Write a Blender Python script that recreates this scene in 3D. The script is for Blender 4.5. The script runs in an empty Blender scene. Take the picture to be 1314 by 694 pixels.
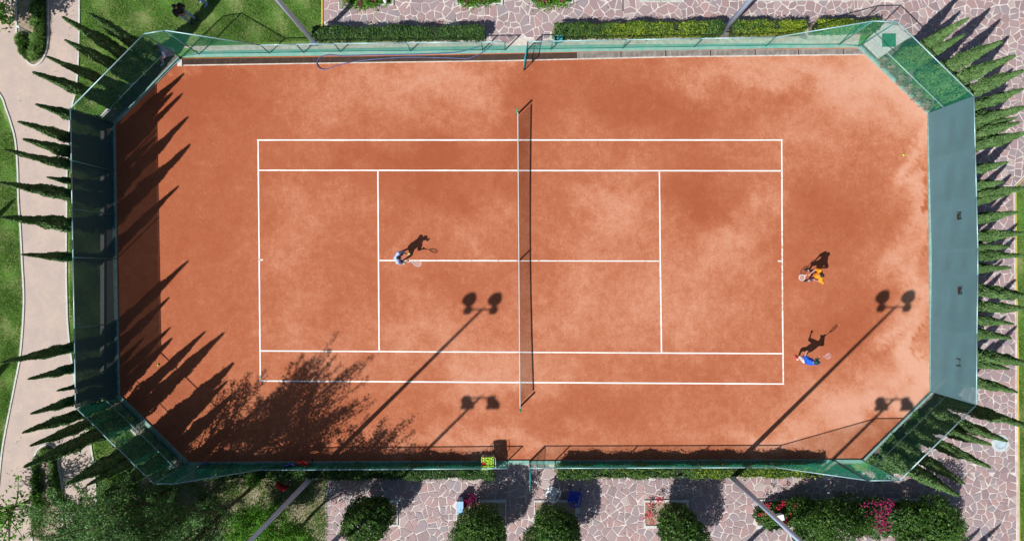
import bpy, bmesh, math, random
import numpy as np
from mathutils import Vector, Matrix, Euler

random.seed(7)
rng = np.random.default_rng(7)
S = bpy.context.scene
COL = S.collection
K = 28.3                      # pixels per metre on the ground
CAMZ = 31.0

# ------------------------------------------------------------------ camera, light
cam = bpy.data.cameras.new('camera'); camo = bpy.data.objects.new('camera', cam); COL.objects.link(camo)
cam.sensor_width = 36; cam.lens = 24.03; cam.clip_end = 2000; cam.clip_start = 0.1
camo.location = (0, 0, CAMZ); camo.rotation_euler = (0, 0, 0)
S.camera = camo
ELEV = math.radians(49.2)
SD = Vector((0.713, 0.701))   # the way shadows fall on the ground
w = bpy.data.worlds.new('World'); S.world = w; w.use_nodes = True
nt = w.node_tree; bg = nt.nodes['Background']
sky = nt.nodes.new('ShaderNodeTexSky'); sky.sky_type = 'NISHITA'; sky.sun_disc = False
sky.sun_elevation = ELEV; sky.sun_rotation = math.atan2(-SD.x, -SD.y)
nt.links.new(sky.outputs[0], bg.inputs[0]); bg.inputs[1].default_value = 0.06
sun = bpy.data.lights.new('sun', 'SUN'); sun.energy = 5.0; sun.angle = math.radians(0.5); sun.color = (1, .965, .91)
suno = bpy.data.objects.new('sun', sun); COL.objects.link(suno)
ldir = Vector((SD.x*math.cos(ELEV), SD.y*math.cos(ELEV), -math.sin(ELEV)))
suno.rotation_euler = ldir.to_track_quat('-Z', 'Y').to_euler()
suno.location = (-20, -20, 40)
S.view_settings.view_transform = 'Standard'; S.view_settings.look = 'None'
S.view_settings.exposure = 0.12; S.view_settings.gamma = 1
S.cycles.max_bounces = 6; S.cycles.transparent_max_bounces = 16

# ------------------------------------------------------------------ helpers
def P(x, y, z=0.0): return Vector(((x-657)/K, (347-y)/K, z))
def V(x, y, z):
    """ground position of something seen at pixel (x, y) whose height is z"""
    s = (CAMZ-z)/CAMZ
    return Vector(((x-657)*s/K, (347-y)*s/K, z))
def link(o, parent=None):
    COL.objects.link(o)
    if parent: o.parent = parent
    return o
def tag(o, label, cat, group=None):
    o['label'] = label; o['category'] = cat
    if group: o['group'] = group
    return o
def thing(name, label, cat, loc=(0, 0, 0), rz=0, group=None):
    o = bpy.data.objects.new(name, None); link(o); o.empty_display_size = .2
    o.location = loc; o.rotation_euler = (0, 0, rz)
    return tag(o, label, cat, group)
def struct(o): o['kind'] = 'structure'; return o
def stuff(o): o['kind'] = 'stuff'; return o
class MB:
    def __init__(s): s.v = []; s.f = []; s.mi = []
    def poly(s, pts, mi=0):
        n = len(s.v); s.v += [tuple(p) for p in pts]; s.f.append(tuple(range(n, n+len(pts)))); s.mi.append(mi); return s
    def box(s, c, d, rz=0, M=None, mi=0):
        n = len(s.v); R = Matrix.Rotation(rz, 3, 'Z') if M is None else M
        for k in range(8):
            p = Vector(((1 if k & 1 else -1)*d[0]/2, (1 if k & 2 else -1)*d[1]/2, (1 if k & 4 else -1)*d[2]/2))
            s.v.append(tuple(R @ p + Vector(c)))
        for q in ((0, 2, 3, 1), (4, 5, 7, 6), (0, 1, 5, 4), (2, 6, 7, 3), (0, 4, 6, 2), (1, 3, 7, 5)):
            s.f.append(tuple(n+i for i in q)); s.mi.append(mi)
        return s
    def tube(s, pts, r, n=8, r2=None, cap=True, mi=0, closed=False):
        pts = [Vector(p) for p in pts]; m = len(pts); base = len(s.v); up = Vector((0, 0, 1))
        prev = None
        for i, p in enumerate(pts):
            if closed: d = pts[(i+1) % m]-pts[i-1]
            else: d = pts[min(i+1, m-1)]-pts[max(i-1, 0)]
            d.normalize()
            if prev is None:
                a = d.cross(up)
                if a.length < .05: a = d.cross(Vector((1, 0, 0)))
            else:
                a = prev - d*prev.dot(d)
            a.normalize(); prev = a; b = d.cross(a)
            rr = r if r2 is None else r+(r2-r)*i/(m-1)
            for k in range(n):
                t = 2*math.pi*k/n; s.v.append(tuple(p+(a*math.cos(t)+b*math.sin(t))*rr))
        for i in range(m if closed else m-1):
            j = (i+1) % m
            for k in range(n):
                l = (k+1) % n
                s.f.append((base+i*n+k, base+i*n+l, base+j*n+l, base+j*n+k)); s.mi.append(mi)
        if cap and not closed:
            s.f.append(tuple(base+k for k in range(n))[::-1]); s.mi.append(mi)
            s.f.append(tuple(base+(m-1)*n+k for k in range(n))); s.mi.append(mi)
        return s
    def lathe(s, prof, c=(0, 0, 0), n=16, mi=0, M=None):
        base = len(s.v); c = Vector(c)
        for r, z in prof:
            for k in range(n):
                t = 2*math.pi*k/n; p = Vector((r*math.cos(t), r*math.sin(t), z))
                if M is not None: p = M @ p
                s.v.append(tuple(p+c))
        for i in range(len(prof)-1):
            for k in range(n):
                l = (k+1) % n
                s.f.append((base+i*n+k, base+i*n+l, base+(i+1)*n+l, base+(i+1)*n+k)); s.mi.append(mi)
        s.f.append(tuple(base+k for k in range(n))[::-1]); s.mi.append(mi)
        s.f.append(tuple(base+(len(prof)-1)*n+k for k in range(n))); s.mi.append(mi)
        return s
    def ball(s, c, r, n=10, m=7, mi=0, M=None):
        if not hasattr(r, '__len__'): r = (r, r, r)
        base = len(s.v); c = Vector(c)
        def put(x, y, z):
            p = Vector((x*r[0], y*r[1], z*r[2]))
            if M is not None: p = M @ p
            s.v.append(tuple(c+p))
        put(0, 0, -1)
        for i in range(1, m):
            ph = -math.pi/2+math.pi*i/m
            for k in range(n):
                t = 2*math.pi*k/n; put(math.cos(t)*math.cos(ph), math.sin(t)*math.cos(ph), math.sin(ph))
        put(0, 0, 1); top = len(s.v)-1
        for k in range(n):
            l = (k+1) % n
            s.f.append((base, base+1+l, base+1+k)); s.mi.append(mi)
            for i in range(m-2):
                a = base+1+i*n; s.f.append((a+k, a+l, a+n+l, a+n+k)); s.mi.append(mi)
            a = base+1+(m-2)*n; s.f.append((a+k, a+l, top)); s.mi.append(mi)
        return s
    def prism(s, pts, z0, z1, bev=0.0, mi=0):
        """vertical prism from a ccw outline of (x, y)"""
        n = len(pts); b = len(s.v)
        cx = sum(p[0] for p in pts)/n; cy = sum(p[1] for p in pts)/n
        rings = [(z0, 0), (z1-bev, 0)] if bev else [(z0, 0)]
        rings.append((z1, bev))
        for z, q in rings:
            for p in pts:
                d = math.hypot(p[0]-cx, p[1]-cy) or 1; k = max(0, 1-q*1.4/d)
                s.v.append((cx+(p[0]-cx)*k, cy+(p[1]-cy)*k, z))
        for r in range(len(rings)-1):
            for i in range(n):
                j = (i+1) % n
                s.f.append((b+r*n+i, b+r*n+j, b+(r+1)*n+j, b+(r+1)*n+i)); s.mi.append(mi)
        s.f.append(tuple(b+(len(rings)-1)*n+i for i in range(n))); s.mi.append(mi)
        return s
    def mesh(s, name, mats, smooth=False):
        me = bpy.data.meshes.new(name); me.from_pydata(s.v, [], s.f)
        for m in (mats if isinstance(mats, (list, tuple)) else [mats]): me.materials.append(m)
        if any(s.mi): me.polygons.foreach_set('material_index', s.mi)
        if smooth: me.polygons.foreach_set('use_smooth', [True]*len(me.polygons))
        me.update(); return me
    def build(s, name, mats, parent=None, smooth=False):
        return link(bpy.data.objects.new(name, s.mesh(name, mats, smooth)), parent)
def np_mesh(name, verts, faces, mat, nper=4):
    me = bpy.data.meshes.new(name); nv = len(verts); nf = len(faces)
    me.vertices.add(nv); me.vertices.foreach_set('co', np.asarray(verts, dtype=np.float32).ravel())
    me.loops.add(nf*nper); me.loops.foreach_set('vertex_index', np.asarray(faces, dtype=np.int32).ravel())
    me.polygons.add(nf); me.polygons.foreach_set('loop_start', np.arange(nf, dtype=np.int32)*nper)
    me.update(calc_edges=True)
    if mat: me.materials.append(mat)
    return me

# ------------------------------------------------------------------ materials
def mat_base(name):
    m = bpy.data.materials.new(name); m.use_nodes = True
    n = m.node_tree.nodes; l = m.node_tree.links; b = n['Principled BSDF']
    return m, n, l, b
def mixc(n, l, fac, a, b):
    x = n.new('ShaderNodeMix'); x.data_type = 'RGBA'
    for sock, val in ((x.inputs[0], fac), (x.inputs[6], a), (x.inputs[7], b)):
        if isinstance(val, (int, float)): sock.default_value = val
        elif isinstance(val, tuple): sock.default_value = (*val[:3], 1)
        else: l.new(val, sock)
    return x.outputs[2]
def noise(n, l, scale, detail=4, rough=.6, vec=None, dist=0.0):
    t = n.new('ShaderNodeTexNoise'); t.inputs['Scale'].default_value = scale
    t.inputs['Detail'].default_value = detail; t.inputs['Roughness'].default_value = rough
    t.inputs['Distortion'].default_value = dist
    if vec is not None: l.new(vec, t.inputs['Vector'])
    return t.outputs['Fac']
def ramp(n, l, fac, stops):
    r = n.new('ShaderNodeValToRGB'); e = r.color_ramp.elements
    while len(e) < len(stops): e.new(.5)
    for i, (p, c) in enumerate(stops):
        e[i].position = p; e[i].color = (*c, 1) if len(c) == 3 else c
    l.new(fac, r.inputs[0]); return r.outputs[0]
def mapr(n, l, v, a, b, c=0., d=1.):
    m = n.new('ShaderNodeMapRange'); m.clamp = True
    for i, q in enumerate((a, b, c, d)): m.inputs[1+i].default_value = q
    l.new(v, m.inputs[0]); return m.outputs[0]
def math_(n, l, op, a, b=0.0):
    m = n.new('ShaderNodeMath'); m.operation = op
    for s_, v in ((m.inputs[0], a), (m.inputs[1], b)):
        if isinstance(v, (int, float)): s_.default_value = v
        else: l.new(v, s_)
    return m.outputs[0]
def pos(n): return n.new('ShaderNodeNewGeometry').outputs['Position']
def objc(n): return n.new('ShaderNodeTexCoord').outputs['Object']
def bump(n, l, b, h, strength=.3, dist=.02):
    k = n.new('ShaderNodeBump'); k.inputs['Strength'].default_value = strength; k.inputs['Distance'].default_value = dist
    l.new(h, k.inputs['Height']); l.new(k.outputs[0], b.inputs['Normal'])
def simple(name, c, rough=.6, metal=0, var=.25, scale=6, bmp=0, c2=None):
    m, n, l, b = mat_base(name); v = objc(n); f = noise(n, l, scale, 5, .65, v)
    dk = c2 or tuple(q*(1-var) for q in c)
    l.new(mixc(n, l, mapr(n, l, f, .35, .65), dk, c), b.inputs['Base Color'])
    b.inputs['Roughness'].default_value = rough; b.inputs['Metallic'].default_value = metal
    if bmp: bump(n, l, b, noise(n, l, scale*6, 4, .6, v), bmp, .01)
    return m
def leafmat(name, stops, rough=.6, trans=.25):
    m, n, l, b = mat_base(name); g = n.new('ShaderNodeNewGeometry')
    big = mapr(n, l, noise(n, l, 2.4, 4, .65, g.outputs['Position']), .32, .68)
    f = math_(n, l, 'ADD', math_(n, l, 'MULTIPLY', g.outputs['Random Per Island'], .55), math_(n, l, 'MULTIPLY', big, .45))
    c = ramp(n, l, f, stops); l.new(c, b.inputs['Base Color']); b.inputs['Roughness'].default_value = rough
    b.inputs['Specular IOR Level'].default_value = .3
    t = n.new('ShaderNodeBsdfTranslucent'); l.new(c, t.inputs[0])
    x = n.new('ShaderNodeMixShader'); x.inputs[0].default_value = trans
    l.new(b.outputs[0], x.inputs[1]); l.new(t.outputs[0], x.inputs[2]); l.new(x.outputs[0], n['Material Output'].inputs[0])
    return m

def m_clay():
    m, n, l, b = mat_base('red_clay'); p = pos(n)
    at = n.new('ShaderNodeAttribute'); at.attribute_name = 'dry'
    big = noise(n, l, .50, 12, .70, p, .5); mid = noise(n, l, 2.6, 10, .78, p, .3); fine = noise(n, l, 55, 4, .8, p)
    sc = n.new('ShaderNodeMapping'); sc.inputs['Scale'].default_value = (1, .12, 1); sc.inputs['Rotation'].default_value = (0, 0, .3); l.new(p, sc.inputs[0])
    drag = noise(n, l, 7, 6, .75, sc.outputs[0])
    f = math_(n, l, 'ADD', at.outputs['Fac'], math_(n, l, 'MULTIPLY', math_(n, l, 'SUBTRACT', big, .5), .62))
    f = math_(n, l, 'ADD', f, math_(n, l, 'MULTIPLY', math_(n, l, 'SUBTRACT', mid, .5), .80))
    f = math_(n, l, 'ADD', f, math_(n, l, 'MULTIPLY', math_(n, l, 'SUBTRACT', drag, .5), .18))
    f = math_(n, l, 'ADD', f, math_(n, l, 'MULTIPLY', math_(n, l, 'SUBTRACT', fine, .5), .9))
    grain = noise(n, l, 17, 6, .85, p, .2)
    f = math_(n, l, 'ADD', f, math_(n, l, 'MULTIPLY', math_(n, l, 'SUBTRACT', grain, .5), 1.0))
    c = ramp(n, l, f, [(0.0, (.33, .088, .039)), (.34, (.395, .122, .058)), (.48, (.445, .158, .083)), (.60, (.50, .202, .113)), (.78, (.555, .258, .165)), (1.0, (.61, .32, .225))])
    # thin curved scratches, dark smudges of footprints
    rn = noise(n, l, 1.7, 3, .5, p, 1.2); rd = math_(n, l, 'ABSOLUTE', math_(n, l, 'SUBTRACT', rn, .5))
    r2 = noise(n, l, 4.3, 2, .5, p, .6); rd2 = math_(n, l, 'ABSOLUTE', math_(n, l, 'SUBTRACT', r2, .46))
    gate_ = mapr(n, l, noise(n, l, .9, 3, .6, p), .5, .6)
    scr = math_(n, l, 'MULTIPLY', math_(n, l, 'MAXIMUM', mapr(n, l, rd, .0, .006, 1, 0), mapr(n, l, rd2, 0, .010, 1, 0)), gate_)
    c = mixc(n, l, math_(n, l, 'MULTIPLY', scr, .30), c, (.68, .36, .22))
    ft = noise(n, l, 6.5, 3, .55, p, .4)
    c = mixc(n, l, math_(n, l, 'MULTIPLY', mapr(n, l, ft, .66, .72), .38), c, (.34, .095, .045))
    # pale scuffs and crumbs
    sp = noise(n, l, 16, 2, .5, p, 1.5); s2 = noise(n, l, 1.3, 2, .5, p)
    msk = math_(n, l, 'MULTIPLY', mapr(n, l, sp, .68, .76), mapr(n, l, s2, .45, .65))
    c = mixc(n, l, math_(n, l, 'MULTIPLY', msk, .55), c, (.70, .42, .24))
    l.new(c, b.inputs['Base Color']); b.inputs['Roughness'].default_value = .95; b.inputs['Specular IOR Level'].default_value = .15
    bump(n, l, b, math_(n, l, 'ADD', fine, mid), .35, .006)
    return m
def m_line(wear):
    m, n, l, b = mat_base('line_paint'); p = pos(n)
    a = noise(n, l, 7, 5, .7, p); c_ = noise(n, l, 30, 3, .7, p)
    f = mapr(n, l, math_(n, l, 'ADD', math_(n, l, 'MULTIPLY', a, .7), math_(n, l, 'MULTIPLY', c_, .3)), wear-.06, wear+.06)
    l.new(mixc(n, l, f, (.84, .82, .79), (.56, .25, .15)), b.inputs['Base Color']); b.inputs['Roughness'].default_value = .7
    return m
def m_grass(name='lawn', a=(.09, .21, .035), b_=(.19, .36, .07), c3=(.38, .37, .18)):
    m, n, l, b = mat_base(name); p = pos(n)
    big = noise(n, l, .8, 5, .6, p, .3); fine = noise(n, l, 28, 4, .75, p); mid = noise(n, l, 5, 4, .7, p)
    c = mixc(n, l, mapr(n, l, fine, .35, .68), a, b_)
    f = math_(n, l, 'ADD', math_(n, l, 'MULTIPLY', big, .7), math_(n, l, 'MULTIPLY', mid, .3))
    c = mixc(n, l, mapr(n, l, f, .46, .62, 0, .9), c, c3)
    l.new(c, b.inputs['Base Color']); b.inputs['Roughness'].default_value = .9; b.inputs['Specular IOR Level'].default_value = .1
    bump(n, l, b, fine, 1.0, .05)
    return m
def m_soil(name='soil', a=(.16, .11, .075), b_=(.36, .28, .21), sc=9):
    m, n, l, b = mat_base(name); p = pos(n)
    f = noise(n, l, sc, 6, .75, p, .3); g = noise(n, l, 50, 3, .7, p)
    c = mixc(n, l, mapr(n, l, f, .35, .68), a, b_); c = mixc(n, l, mapr(n, l, g, .55, .75, 0, .5), c, (.46, .40, .31))
    l.new(c, b.inputs['Base Color']); b.inputs['Roughness'].default_value = .95; bump(n, l, b, math_(n, l, 'ADD', f, g), .9, .04)
    return m
def m_path():
    m, n, l, b = mat_base('path_gravel_asphalt'); p = pos(n)
    f = noise(n, l, 1.2, 6, .65, p, .5); g = noise(n, l, 60, 3, .8, p); h = noise(n, l, 6, 5, .7, p)
    c = mixc(n, l, mapr(n, l, f, .35, .65), (.46, .365, .325), (.56, .435, .36))
    c = mixc(n, l, mapr(n, l, h, .46, .7, 0, .6), c, (.40, .36, .345))
    c = mixc(n, l, mapr(n, l, g, .4, .7, 0, .4), c, (.27, .24, .23))
    l.new(c, b.inputs['Base Color']); b.inputs['Roughness'].default_value = .9; bump(n, l, b, g, .5, .008)
    return m
def m_stone():
    m, n, l, b = mat_base('flagstone'); p = pos(n)
    at = n.new('ShaderNodeNewGeometry').outputs['Random Per Island']
    oi = n.new('ShaderNodeObjectInfo').outputs['Random']
    r = math_(n, l, 'FRACT', math_(n, l, 'ADD', at, oi))
    c = ramp(n, l, r, [(0, (.24, .18, .195)), (.25, (.33, .225, .235)), (.5, (.27, .235, .265)), (.72, (.40, .25, .245)), (.88, (.30, .20, .21)), (1, (.44, .37, .36))])
    f = noise(n, l, 5, 6, .7, p); g = noise(n, l, 34, 4, .7, p)
    c = mixc(n, l, mapr(n, l, f, .45, .7, 0, .5), c, (.33, .25, .23)); c = mixc(n, l, mapr(n, l, g, .5, .75, 0, .45), c, (.46, .39, .37))
    l.new(c, b.inputs['Base Color']); b.inputs['Roughness'].default_value = .75; bump(n, l, b, math_(n, l, 'ADD', f, g), .4, .01)
    return m
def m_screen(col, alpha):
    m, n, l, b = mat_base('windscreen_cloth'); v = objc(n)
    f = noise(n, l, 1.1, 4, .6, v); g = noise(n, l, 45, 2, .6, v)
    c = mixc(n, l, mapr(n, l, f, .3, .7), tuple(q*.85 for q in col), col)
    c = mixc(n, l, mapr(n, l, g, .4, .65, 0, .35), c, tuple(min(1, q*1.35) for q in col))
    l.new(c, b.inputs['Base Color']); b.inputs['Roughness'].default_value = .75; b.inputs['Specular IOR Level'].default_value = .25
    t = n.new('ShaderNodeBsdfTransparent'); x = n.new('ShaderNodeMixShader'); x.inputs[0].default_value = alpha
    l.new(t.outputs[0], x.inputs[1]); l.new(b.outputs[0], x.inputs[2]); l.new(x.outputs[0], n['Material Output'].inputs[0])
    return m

M = dict(
    clay=m_clay(), line=m_line(.63), line_worn=m_line(.585), line_gone=m_line(.505),
    lawn=m_grass(), soil=m_soil(), path=m_path(), stone=m_stone(),
    dirt=m_soil('dry_soil', (.25, .19, .13), (.50, .42, .32), 5),
    mulch=m_soil('mulch', (.10, .085, .075), (.30, .26, .23), 14),
    mortar=simple('mortar', (.68, .63, .60), .9, var=.2, scale=3, bmp=.4, c2=(.47, .42, .39)),
    kerb=simple('kerb_concrete', (.62, .62, .60), .85, var=.22, scale=7, bmp=.3),
    kerb_edge=simple('court_kerb', (.30, .46, .42), .8, var=.35, scale=5, bmp=.2),
    apron=simple('apron_concrete', (.68, .62, .56), .85, var=.2, scale=5, bmp=.3, c2=(.46, .40, .35)),
    teal=simple('teal_paint', (.12, .37, .31), .7, var=.3, scale=3, bmp=.2, c2=(.27, .40, .34)),
    rail=simple('rail_paint', (.36, .58, .62), .4, .2, var=.2, scale=9),
    raild=simple('post_paint', (.10, .30, .29), .45, .2, var=.25, scale=9),
    wire=simple('coated_wire', (.012, .43, .28), .5, 0, var=.25, scale=9),
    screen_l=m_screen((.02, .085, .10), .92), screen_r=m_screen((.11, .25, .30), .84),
    pole=simple('pole_paint', (.52, .68, 1.0), .3, .0, var=.12, scale=2, bmp=.05),
    lamp=simple('lamp_metal', (.45, .47, .5), .4, .6, var=.15, scale=6),
    glass=simple('lamp_glass', (.7, .72, .75), .15, 0, var=.05, scale=3),
    yellow=simple('yellow_paint', (.72, .52, .10), .7, var=.25, scale=8),
    brown_grate=simple('rusty_grate', (.14, .085, .06), .6, .5, var=.5, scale=3, c2=(.07, .04, .03)),
    grey_grate=simple('grey_grate', (.50, .47, .45), .6, .1, var=.45, scale=3, c2=(.30, .25, .23)),
    dark=simple('dark_channel', (.10, .07, .055), .9),
    black=simple('black_plastic', (.02, .021, .024), .5, var=.3, scale=12),
    white=simple('white_plastic', (.78, .82, .85), .4, var=.06, scale=4),
    blue=simple('blue_plastic', (.02, .06, .55), .4, var=.15, scale=4),
    cyan=simple('cyan_plastic', (.05, .42, .48), .45, var=.2, scale=6),
    lblue=simple('light_blue_plastic', (.28, .52, .80), .45, var=.15, scale=5),
    redcloth=simple('red_cloth', (.60, .03, .025), .8, var=.25, scale=10, bmp=.2),
    bluecloth=simple('blue_cloth', (.05, .08, .38), .8, var=.25, scale=10, bmp=.2),
    hose=simple('hose_rubber', (.12, .15, .34), .4, var=.3, scale=3),
    nett=simple('net_cord', (.03, .035, .035), .8), tape=simple('net_tape', (.60, .62, .63), .7, var=.12, scale=3),
    green=simple('net_post_green', (.02, .34, .17), .45, var=.2, scale=8),
    bark=simple('bark', (.16, .12, .085), .95, var=.45, scale=14, bmp=.8),
    ballm=simple('ball_felt', (.50, .80, .07), .9, var=.1, scale=60),
    redball=simple('red_ball_felt', (.75, .04, .02), .8, var=.1, scale=60),
    magenta=leafmat('magenta_bracts', [(0, (.22, .003, .06)), (.6, (.42, .008, .14)), (1, (.66, .04, .28))], .6, .3),
    redfl=leafmat('red_petals', [(0, (.4, .01, .03)), (1, (.8, .04, .12))], .6, .3),
    cyp=leafmat('cypress_leaf', [(.1, (.05, .11, .035)), (.5, (.10, .20, .06)), (.9, (.165, .29, .095))], .7, .15),
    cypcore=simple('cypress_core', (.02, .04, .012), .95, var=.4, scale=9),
    hedge=leafmat('hedge_leaf', [(.1, (.015, .05, .012)), (.5, (.05, .12, .025)), (.95, (.12, .22, .06))], .5, .25),
    hedgey=leafmat('golden_hedge_leaf', [(.1, (.07, .14, .012)), (.5, (.20, .30, .02)), (.95, (.42, .48, .05))], .5, .3),
    bush=leafmat('bush_leaf', [(.1, (.018, .055, .01)), (.5, (.05, .13, .02)), (.85, (.12, .23, .04)), (1, (.2, .3, .07))], .45, .25),
    tree=leafmat('tree_leaf', [(.1, (.04, .11, .025)), (.5, (.09, .21, .055)), (.9, (.18, .34, .11))], .55, .3),
    bright=leafmat('bright_leaf', [(.1, (.04, .14, .01)), (.5, (.10, .30, .02)), (.9, (.20, .46, .05))], .5, .35),
    verge=leafmat('verge_leaf', [(.1, (.035, .10, .015)), (.5, (.10, .22, .04)), (.9, (.24, .36, .09))], .6, .3),
    dry=leafmat('dry_twig', [(.1, (.14, .10, .08)), (.5, (.30, .235, .19)), (.9, (.46, .38, .31))], .9, .1),
    blade=leafmat('grass_blade', [(.1, (.09, .22, .03)), (.45, (.18, .36, .065)), (.85, (.32, .42, .14))], .6, .3),
    skin=simple('skin', (.42, .24, .16), .55, var=.12, scale=9), hair=simple('dark_hair', (.012, .010, .010), .6, var=.3, scale=20),
)

# ------------------------------------------------------------------ ground sheets
def sheet(name, px, z, mat, parent=None, kind='structure'):
    mb = MB(); pts = [P(x, y) for x, y in px]
    a = sum(pts[i].x*pts[(i+1) % len(pts)].y-pts[(i+1) % len(pts)].x*pts[i].y for i in range(len(pts)))
    if a < 0: pts = pts[::-1]
    mb.poly([(p.x, p.y, z) for p in pts]); o = mb.build(name, mat, parent)
    if kind: o['kind'] = kind
    return o
def slab(name, px, z0, z1, mat, parent=None, kind='structure', bev=0):
    pts = [P(x, y) for x, y in px]
    a = sum(pts[i].x*pts[(i+1) % len(pts)].y-pts[(i+1) % len(pts)].x*pts[i].y for i in range(len(pts)))
    if a < 0: pts = pts[::-1]
    o = MB().prism([(p.x, p.y) for p in pts], z0, z1, bev).build(name, mat, parent)
    if kind: o['kind'] = kind
    return o
def ribbon(name, px, wd, z0, z1, mat, kind='structure', parent=None, closed=False):
    """kerb of width wd (m) along a pixel polyline"""
    pts = [P(x, y) for x, y in px]; n = len(pts); L = []; R = []
    for i in range(n):
        if closed: d = pts[(i+1) % n]-pts[i-1]
        else: d = pts[min(i+1, n-1)]-pts[max(i-1, 0)]
        d.normalize(); q = Vector((-d.y, d.x, 0))
        k = 1.0
        if 0 < i < n-1 or closed:
            e = (pts[(i+1) % n]-pts[i]).normalized(); k = 1/max(.5, abs(Vector((-e.y, e.x, 0)).dot(q)))
        L.append(pts[i]+q*wd/2*k); R.append(pts[i]-q*wd/2*k)
    mb = MB()
    for i in range(n if closed else n-1):
        j = (i+1) % n
        a, b_, c, d = L[i], L[j], R[j], R[i]
        U = lambda p, z: (p.x, p.y, z)
        mb.poly([U(d, z1), U(c, z1), U(b_, z1), U(a, z1)])
        mb.poly([U(a, z1), U(b_, z1), U(b_, z0), U(a, z0)]); mb.poly([U(d, z0), U(c, z0), U(c, z1), U(d, z1)])
    if not closed:
        for i in (0, n-1): mb.poly([U(L[i], z0), U(R[i], z0), U(R[i], z1), U(L[i], z1)])
    o = mb.build(name, mat, parent)
    if kind: o['kind'] = kind
    return o

sheet('ground', [(-6000, -6000), (7300, -6000), (7300, 6700), (-6000, 6700)], 0, M['lawn'])
# path with its split around two planted islands
pl = [(-400, -60), (-30, 85), (0, 121), (8, 140), (14, 157), (20, 180), (23, 215), (24, 255), (27, 300), (29, 339), (31, 388), (27, 451), (20, 490), (12, 530), (4, 572), (0, 608), (-8, 694), (-14, 900)]
pr = [(101, -250), (102, 0), (102, 30), (101, 75), (98, 115), (92, 142), (87, 198), (86, 270), (85.5, 334), (86, 380), (88, 424), (94, 473), (101, 510), (108, 534), (115, 557), (118, 578), (122, 609), (126, 694), (130, 900)]
def smooth(pp, n=4, closed=False):
    out = []
    for i in range(len(pp)-1):
        a, b_, c, d = pp[max(0, i-1)], pp[i], pp[i+1], pp[min(len(pp)-1, i+2)]
        for k in range(n):
            t = k/n; f = lambda p, q, r, s: .5*((2*q)+(-p+r)*t+(2*p-5*q+4*r-s)*t*t+(-p+3*q-3*r+s)*t**3)
            out.append((f(a[0], b_[0], c[0], d[0]), f(a[1], b_[1], c[1], d[1])))
    return out+[pp[-1]]
pl = pl[:1]+smooth(pl[1:-1])+pl[-1:]; pr = [(101.5, -250)]+smooth(pr[1:-1])+[pr[-1]]
sheet('path', pl + pr[::-1] + [(-400, -250)], .008, M['path'])
ribbon('path_kerb', pl, .07, 0, .05, M['kerb']); ribbon('path_kerb', pr, .07, 0, .05, M['kerb'])
isl1 = [(22, -250), (22, 50), (24, 60), (28, 68), (35, 79), (44, 84.5), (53, 80), (59, 69), (62, 55), (62, 0), (62, -250)]
isl2 = [(42, 900), (42, 694), (42, 640), (43, 600), (46, 582), (52, 574), (60, 570), (68, 572), (74, 580), (76, 600), (80, 625), (82, 694), (86, 900)]
isl1 = isl1[:1]+smooth(isl1[1:-2])+isl1[-2:]; isl2 = isl2[:1]+smooth(isl2[1:-1])+isl2[-1:]
for i_ in (isl1, isl2):
    sheet('planting_bed', i_, .03, M['dirt']); ribbon('bed_kerb', i_, .07, 0, .07, M['kerb'])
# beds around the court
sheet('planting_bed', [(130, 150), (205, 66), (232, 74), (147, 160), (152, 506), (243, 593), (228, 608), (133, 515)], .006, M['mulch'])
sheet('planting_bed', [(1101, 61), (1150, 28), (1228, 116), (1230, 350), (1230, 522), (1148, 604), (1105, 589), (1193, 502), (1190, 146)], .006, M['mulch'])
sheet('bare_ground', [(185, 612), (240, 594), (415, 594), (418, 760), (150, 760), (120, 700), (150, 655)], .012, M['dirt'])
for seg in ([(133, 154), (132.5, 511)], [(131, 152), (204, 68)], [(134, 514), (228, 607)]):
    ribbon('bed_kerb', seg, .17, 0, .10, M['kerb'])
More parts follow.
